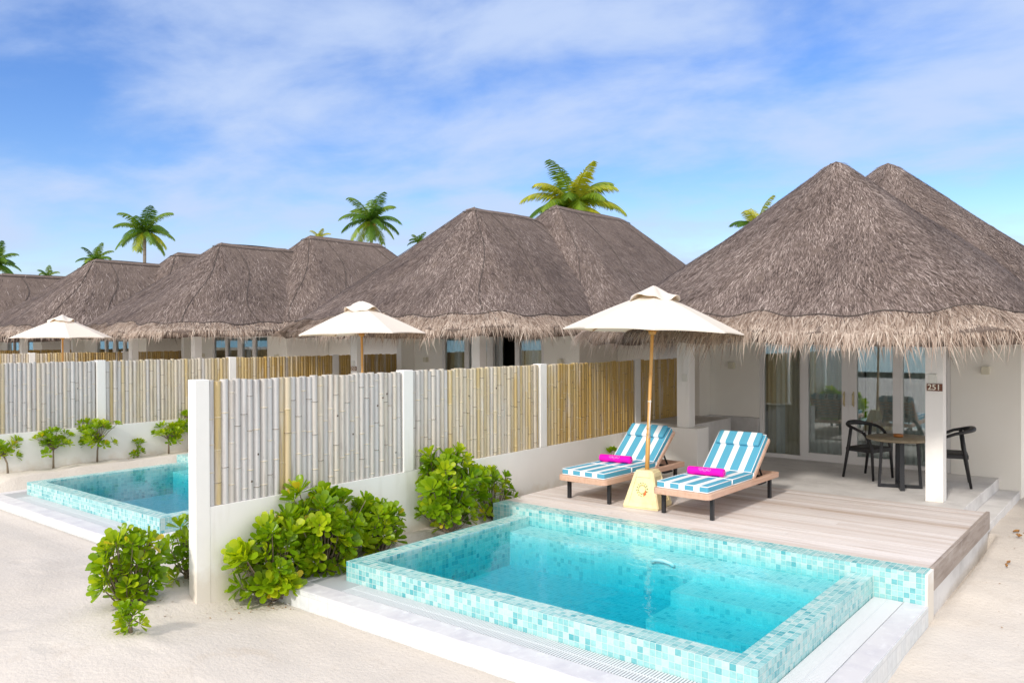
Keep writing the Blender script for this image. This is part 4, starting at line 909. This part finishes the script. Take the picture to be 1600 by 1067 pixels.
def shrub(loc, rx, ry, hz, nros, size, label, seed, flowers=0, name='leafy_shrub', zlow=.1):
    rr = random.Random(seed); x, y = loc[0], loc[1]; z = float(hgt(x, y)); t = thing(name, (x, y, z), label, 'shrub', 'leafy green shrubs on the sand')
    g = G(); gb = G(); gf = G(); pts = []
    tries = 0
    while len(pts) < nros and tries < 6000:
        tries += 1
        u = rr.uniform(-1,1); a_ = rr.uniform(0, 6.283); q_ = math.sqrt(1-u*u); shell = rr.uniform(.55,1.0) if rr.random() < .35 else rr.uniform(.85,1.05)
        lump = 1+.20*math.sin(3*a_+seed)+.14*math.sin(5*a_+2*u*3+seed*2)
        p_ = Vector((rx*q_*math.cos(a_)*shell*lump, ry*q_*math.sin(a_)*shell*lump, hz*.47+hz*.53*u*shell*(1+.12*math.sin(4*a_+seed))))
        if p_.z < .03: continue
        if any((p_-o_).length < size*.62 for o_ in pts): continue
        pts.append(p_)
    for _ in range(max(3, nros//8)):
        a_ = rr.uniform(0, 6.283); u = rr.uniform(.1, .95); q_ = math.sqrt(1-u*u); k_ = rr.uniform(1.12, 1.38)
        pts.append(Vector((rx*q_*math.cos(a_)*k_, ry*q_*math.sin(a_)*k_, hz*.52+hz*.50*u*k_)))
    for p_ in pts:
        out = Vector((p_.x/rx, p_.y/ry, (p_.z-hz*.45)/hz*1.1+.55)).normalized(); out = (out+Vector((rr.uniform(-.3,.3),rr.uniform(-.3,.3),rr.uniform(-.1,.3)))).normalized()
        rosette(g, p_, out, size*rr.uniform(.65,1.2), rr, rr.uniform(.3,.8))
        root = Vector((rr.uniform(-.05,.05),rr.uniform(-.05,.05),-.02)); mid = p_*.5+Vector((0,0,-.04)); gb.tube([root, mid, p_], [.010,.007,.004], 5, cap=False)
        if flowers and rr.random() < flowers:
            for _ in range(3):
                c_ = p_-out*size*.1+Vector((rr.uniform(-.02,.02),rr.uniform(-.02,.02),rr.uniform(-.02,.02))); gf.obox(c_, (1,0,0),(0,1,0),(0,0,1), .004,.004,.004)
    put('foliage', g, M_leaf, t, uv=False); put('branches', gb, M_trunk, t, uv=False)
    if gf.v: put('flowers', gf, M_white, t, uv=False)
    return t
shrub((.17,.62), .19,.27,.60, 52, .135, 'big green shrub right beside the white fence end post, with tiny white flowers', 1, .35)
shrub((.17,1.15), .20,.40,.68, 74, .135, 'widest green shrub in the middle of the front fence bed, touching the wall', 2, .25)
shrub((.20,1.78), .13,.20,.46, 26, .12, 'lower right-hand shrub of the fence bed, at the pool corner', 3, .2)
shrub((.20,2.72), .23,.36,.76, 74, .13, 'tall green shrub by the wall beyond the second fence post', 4)
shrub((.10,3.55), .10,.28,.50, 24, .10, 'small shrub with a bare twig squeezed between wall and deck corner', 5)
shrub((-.22,-.44), .15,.20,.54, 40, .12, 'green shrub alone in the sand left of the fence end', 6)
shrub((-.42,.20), .15,.2,.5, 28, .12, 'shrub half hidden behind the white fence end post', 7)
def sapling(x, y, h, r, nros, size, label, seed, lean=0, z=None):
    rr = random.Random(seed); z = float(hgt(x, y)) if z is None else z; t = thing('shrub_sapling', (x, y, z-.01), label, 'sapling', 'young shrubs along the second fence')
    g = G(); top = Vector((lean, lean*.2, h*.62)); st = [Vector((0,0,0)), Vector((lean*.2, 0, h*.3)), top]
    g.tube(st, [.016,.012,.010], 7); fol = G(); pts = []
    k = 0
    nros = int(nros*1.6)
    while len(pts) < nros and k < 3000:
        k += 1; p_ = top+Vector((rr.uniform(-r,r), rr.uniform(-r,r)*1.1, rr.uniform(-.10,h*.38)))
        if any((p_-o_).length < size*.45 for o_ in pts): continue
        pts.append(p_); g.tube([st[1]*.4+top*.6, (top+p_)/2-Vector((0,0,.015)), p_], [.007,.005,.003], 5, cap=False)
        o_ = p_-top+Vector((0,0,.05)); rosette(fol, p_, (o_.normalized()+Vector((0,0,.8))), size*rr.uniform(.85,1.1), rr, rr.uniform(.4,.85))
    put('trunk', g, M_trunk, t, uv=False); put('foliage', fol, M_leaf, t, uv=False)
sapling(.34,-.69,.22,.06,6,.075,'tiny sapling in front of the lone sand shrub',20)
sapling(-6.93,1.02,.50,.19,16,.10,'leaning young shrub cut by the left photo edge',21,lean=-.14)
sapling(-7.0,1.66,.58,.21,20,.10,'second young shrub from the left, with a forked crown',22)
sapling(-6.95,2.28,.64,.20,22,.10,'tallest young shrub, below the white fence post at the left pool',23,lean=.06)
sapling(-6.95,2.92,.27,.07,5,.075,'tiny young shrub, shortest of those along the second fence',24)
sapling(-6.9,3.42,.50,.16,13,.10,'young shrub right of the tiny one along the second fence',25)
sapling(-6.9,3.85,.66,.17,16,.10,'yellowish young shrub partly hidden by the front fence end post',26)
sapling(.10,6.1,.30,.08,5,.09,'little shrub with a dry stalk behind the left lounger',27,z=.38)

def palm(px, py, depth, rad, label, seed, yellow=0.0, nf=20, ground=.3):
    rr = random.Random(seed); d = fv*1.0 + rv*((px-800)/1258.27) + uv_*((533.5-py)/1258.27); c_ = Vector(CAM)+d*depth
    t = thing('palm_tree', (c_.x, c_.y, ground), label, 'palm tree', 'coconut palms behind the villas')
    H = c_.z-ground; g = G(); bx = rr.uniform(-.06,.06)*H
    g.tube([(bx*(1-f_)**2*1.0, 0, H*f_) for f_ in np.linspace(0,1,9)], [.20,.16,.14,.13,.13,.125,.12,.12,.13], 9); put('trunk', g, M_palmtrunk, t, uv=False)
    g = G(); top = Vector((0,0,H))
    for k in range(nf):
        an = k*2.399+rr.uniform(-.25,.25); el = 1.25-1.75*(k/nf)+rr.uniform(-.12,.12); Lf = rad*rr.uniform(.88,1.1)
        hd = Vector((math.cos(an), math.sin(an), 0)); p_ = top.copy(); dirn = hd*math.cos(el)+Vector((0,0,math.sin(el))); seg = 12; tone = min(1, max(0, rr.uniform(.2,.75)+yellow*rr.random()+(.2 if el < -.1 else 0)))
        rach = [p_.copy()]; dd = dirn.copy()
        for i in range(seg):
            dd = (dd+Vector((0,0,-1))*(.055+.012*i)).normalized(); p_ = p_+dd*Lf/seg*1.05; rach.append(p_.copy())
        g.cur = tone; g.tube(rach, [.03*(1-i/seg)+.008 for i in range(seg+1)], 4, cap=False)
        side0 = dd.cross(Vector((0,0,1)))
        for i in range(4, seg*6):
            f_ = i/(seg*6); a_, b_ = rach[int(f_*seg)], rach[min(seg, int(f_*seg)+1)]; q_ = a_.lerp(b_, f_*seg-int(f_*seg)); tg = (b_-a_).normalized(); sd_ = tg.cross(Vector((0,0,1)))
            if sd_.length < .05: sd_ = hd.cross(Vector((0,0,1)))
            sd_.normalize(); ll = rad*.30*math.sin(math.pi*(.12+.80*f_))**.7*rr.uniform(.8,1.1)
            for s_ in (-1, 1):
                e_ = q_+(sd_*s_*.75+tg*.55+Vector((0,0,-.42-.3*rr.random()))).normalized()*ll; w_ = tg*.019*rad/2.6*1.6
                m_ = q_.lerp(e_, .55)+Vector((0,0,ll*.05)); g.cur = min(1, max(0, tone+rr.uniform(-.12,.12)))
                g.add([q_-w_*.5, q_+w_*.5, m_+w_, m_-w_, e_], [(0,1,2,3),(3,2,4)])
    put('crown', g, M_palm, t, uv=False)
    if rr.random() < .8:
        g = G()
        for k in range(6):
            a_ = k*1.05; c2 = top+Vector((.22*math.cos(a_), .22*math.sin(a_), -.28)); g.tube([c2+Vector((0,0,.12)), c2+Vector((0,0,.06)), c2, c2-Vector((0,0,.08))], [.03,.10,.11,.04], 7)
        put('coconuts', g, M_coco, t, uv=False)
M_coco = mat('orange_coconut', (.45,.20,.04,1), .6)
palm(226,362,62,2.35,'dark green palm standing free above the fourth roof',31)
palm(580,345,58,2.35,'palm with drooping fronds between second and third roofs',32)
palm(895,322,38,2.4,'largest and brightest palm, right behind the second villa',33,.45,32)
palm(1182,356,40,1.6,'palm tips peeping over the left slope of the nearest roof',34,.5,16)
palm(-8,412,60,1.8,'palm cut by the left photo edge',35)
palm(150,408,60,1.35,'low palm crown just above the fourth roof ridge',36)
palm(75,432,62,.95,'tiny palm tip at the far left ridge',37,0,12)
palm(499,372,60,.9,'small yellowish palm tip over the third roof',38,1.0,12)
palm(655,378,60,1.0,'palm tips just showing left of the second roof slope',39,0,12)

# ------------------------------------------------------------ fallen leaves
for i, (x, y, s_, a_, lb) in enumerate(((4.82,6.54,.06,.4,'upper curled brown leaf on the sand right of the deck'),(4.87,6.32,.07,1.8,'larger brown leaf on the sand right of the deck'),(4.905,5.34,.04,.9,'small brown leaf lower on the sand beside the deck'),(4.91,5.19,.035,2.2,'narrow brown leaf, nearest the camera beside the deck'),(4.86,7.6,.05,2.8,'dark leaf on the sand near the porch step'))):
    g = G(); rows = [[(s_*(f_-.5), s_*.42*w_*math.sin(math.pi*min(.98,max(.02,f_)))+.0, .006+.02*abs(w_)*(1+f_)*.6+.012*f_) for w_ in (-1,-.5,0,.5,1)] for f_ in np.linspace(0,1,7)]
    g.grid(rows); o = put('fallen_leaf', g, M_fallen); o.location = (x, y, float(hgt(x, y))+.006); o.rotation_euler = (.15, .1, a_); tag(o, lb, 'leaf', 'dry leaves on the sand')

# dry litter caught under the shrubs
g = G(); rr = random.Random(77)
for cx, cy, sx, sy, n in ((.22,.75,.18,.5,150),(.22,1.7,.16,.35,90),(.2,2.9,.18,.4,110),(-.2,-.35,.25,.25,40),(-7.0,2.4,.2,1.2,60),(4.9,6.6,.15,1.2,26),(5.2,4.2,.35,1.2,14)):
    for _ in range(n):
        x = rr.gauss(cx, sx*.6); y = rr.gauss(cy, sy*.6)
        if abs(x) < .13 and y > 0 and x < .0: continue
        z = float(ground(np.array(x), np.array(y)))+.005; s_ = rr.uniform(.004,.014); a_ = rr.uniform(0, 3.14); b_ = rr.uniform(.3,.7); g.cur = rr.random()
        dx, dy = math.cos(a_)*s_, math.sin(a_)*s_
        g.add([(x-dx, y-dy, z), (x+dy*b_, y-dx*b_, z+.003), (x+dx, y+dy, z+s_*.4), (x-dy*b_, y+dx*b_, z+.002)], [(0,1,2,3)])
tag(put('leaf_litter', g, M_fallen, uv=False), kind='stuff')
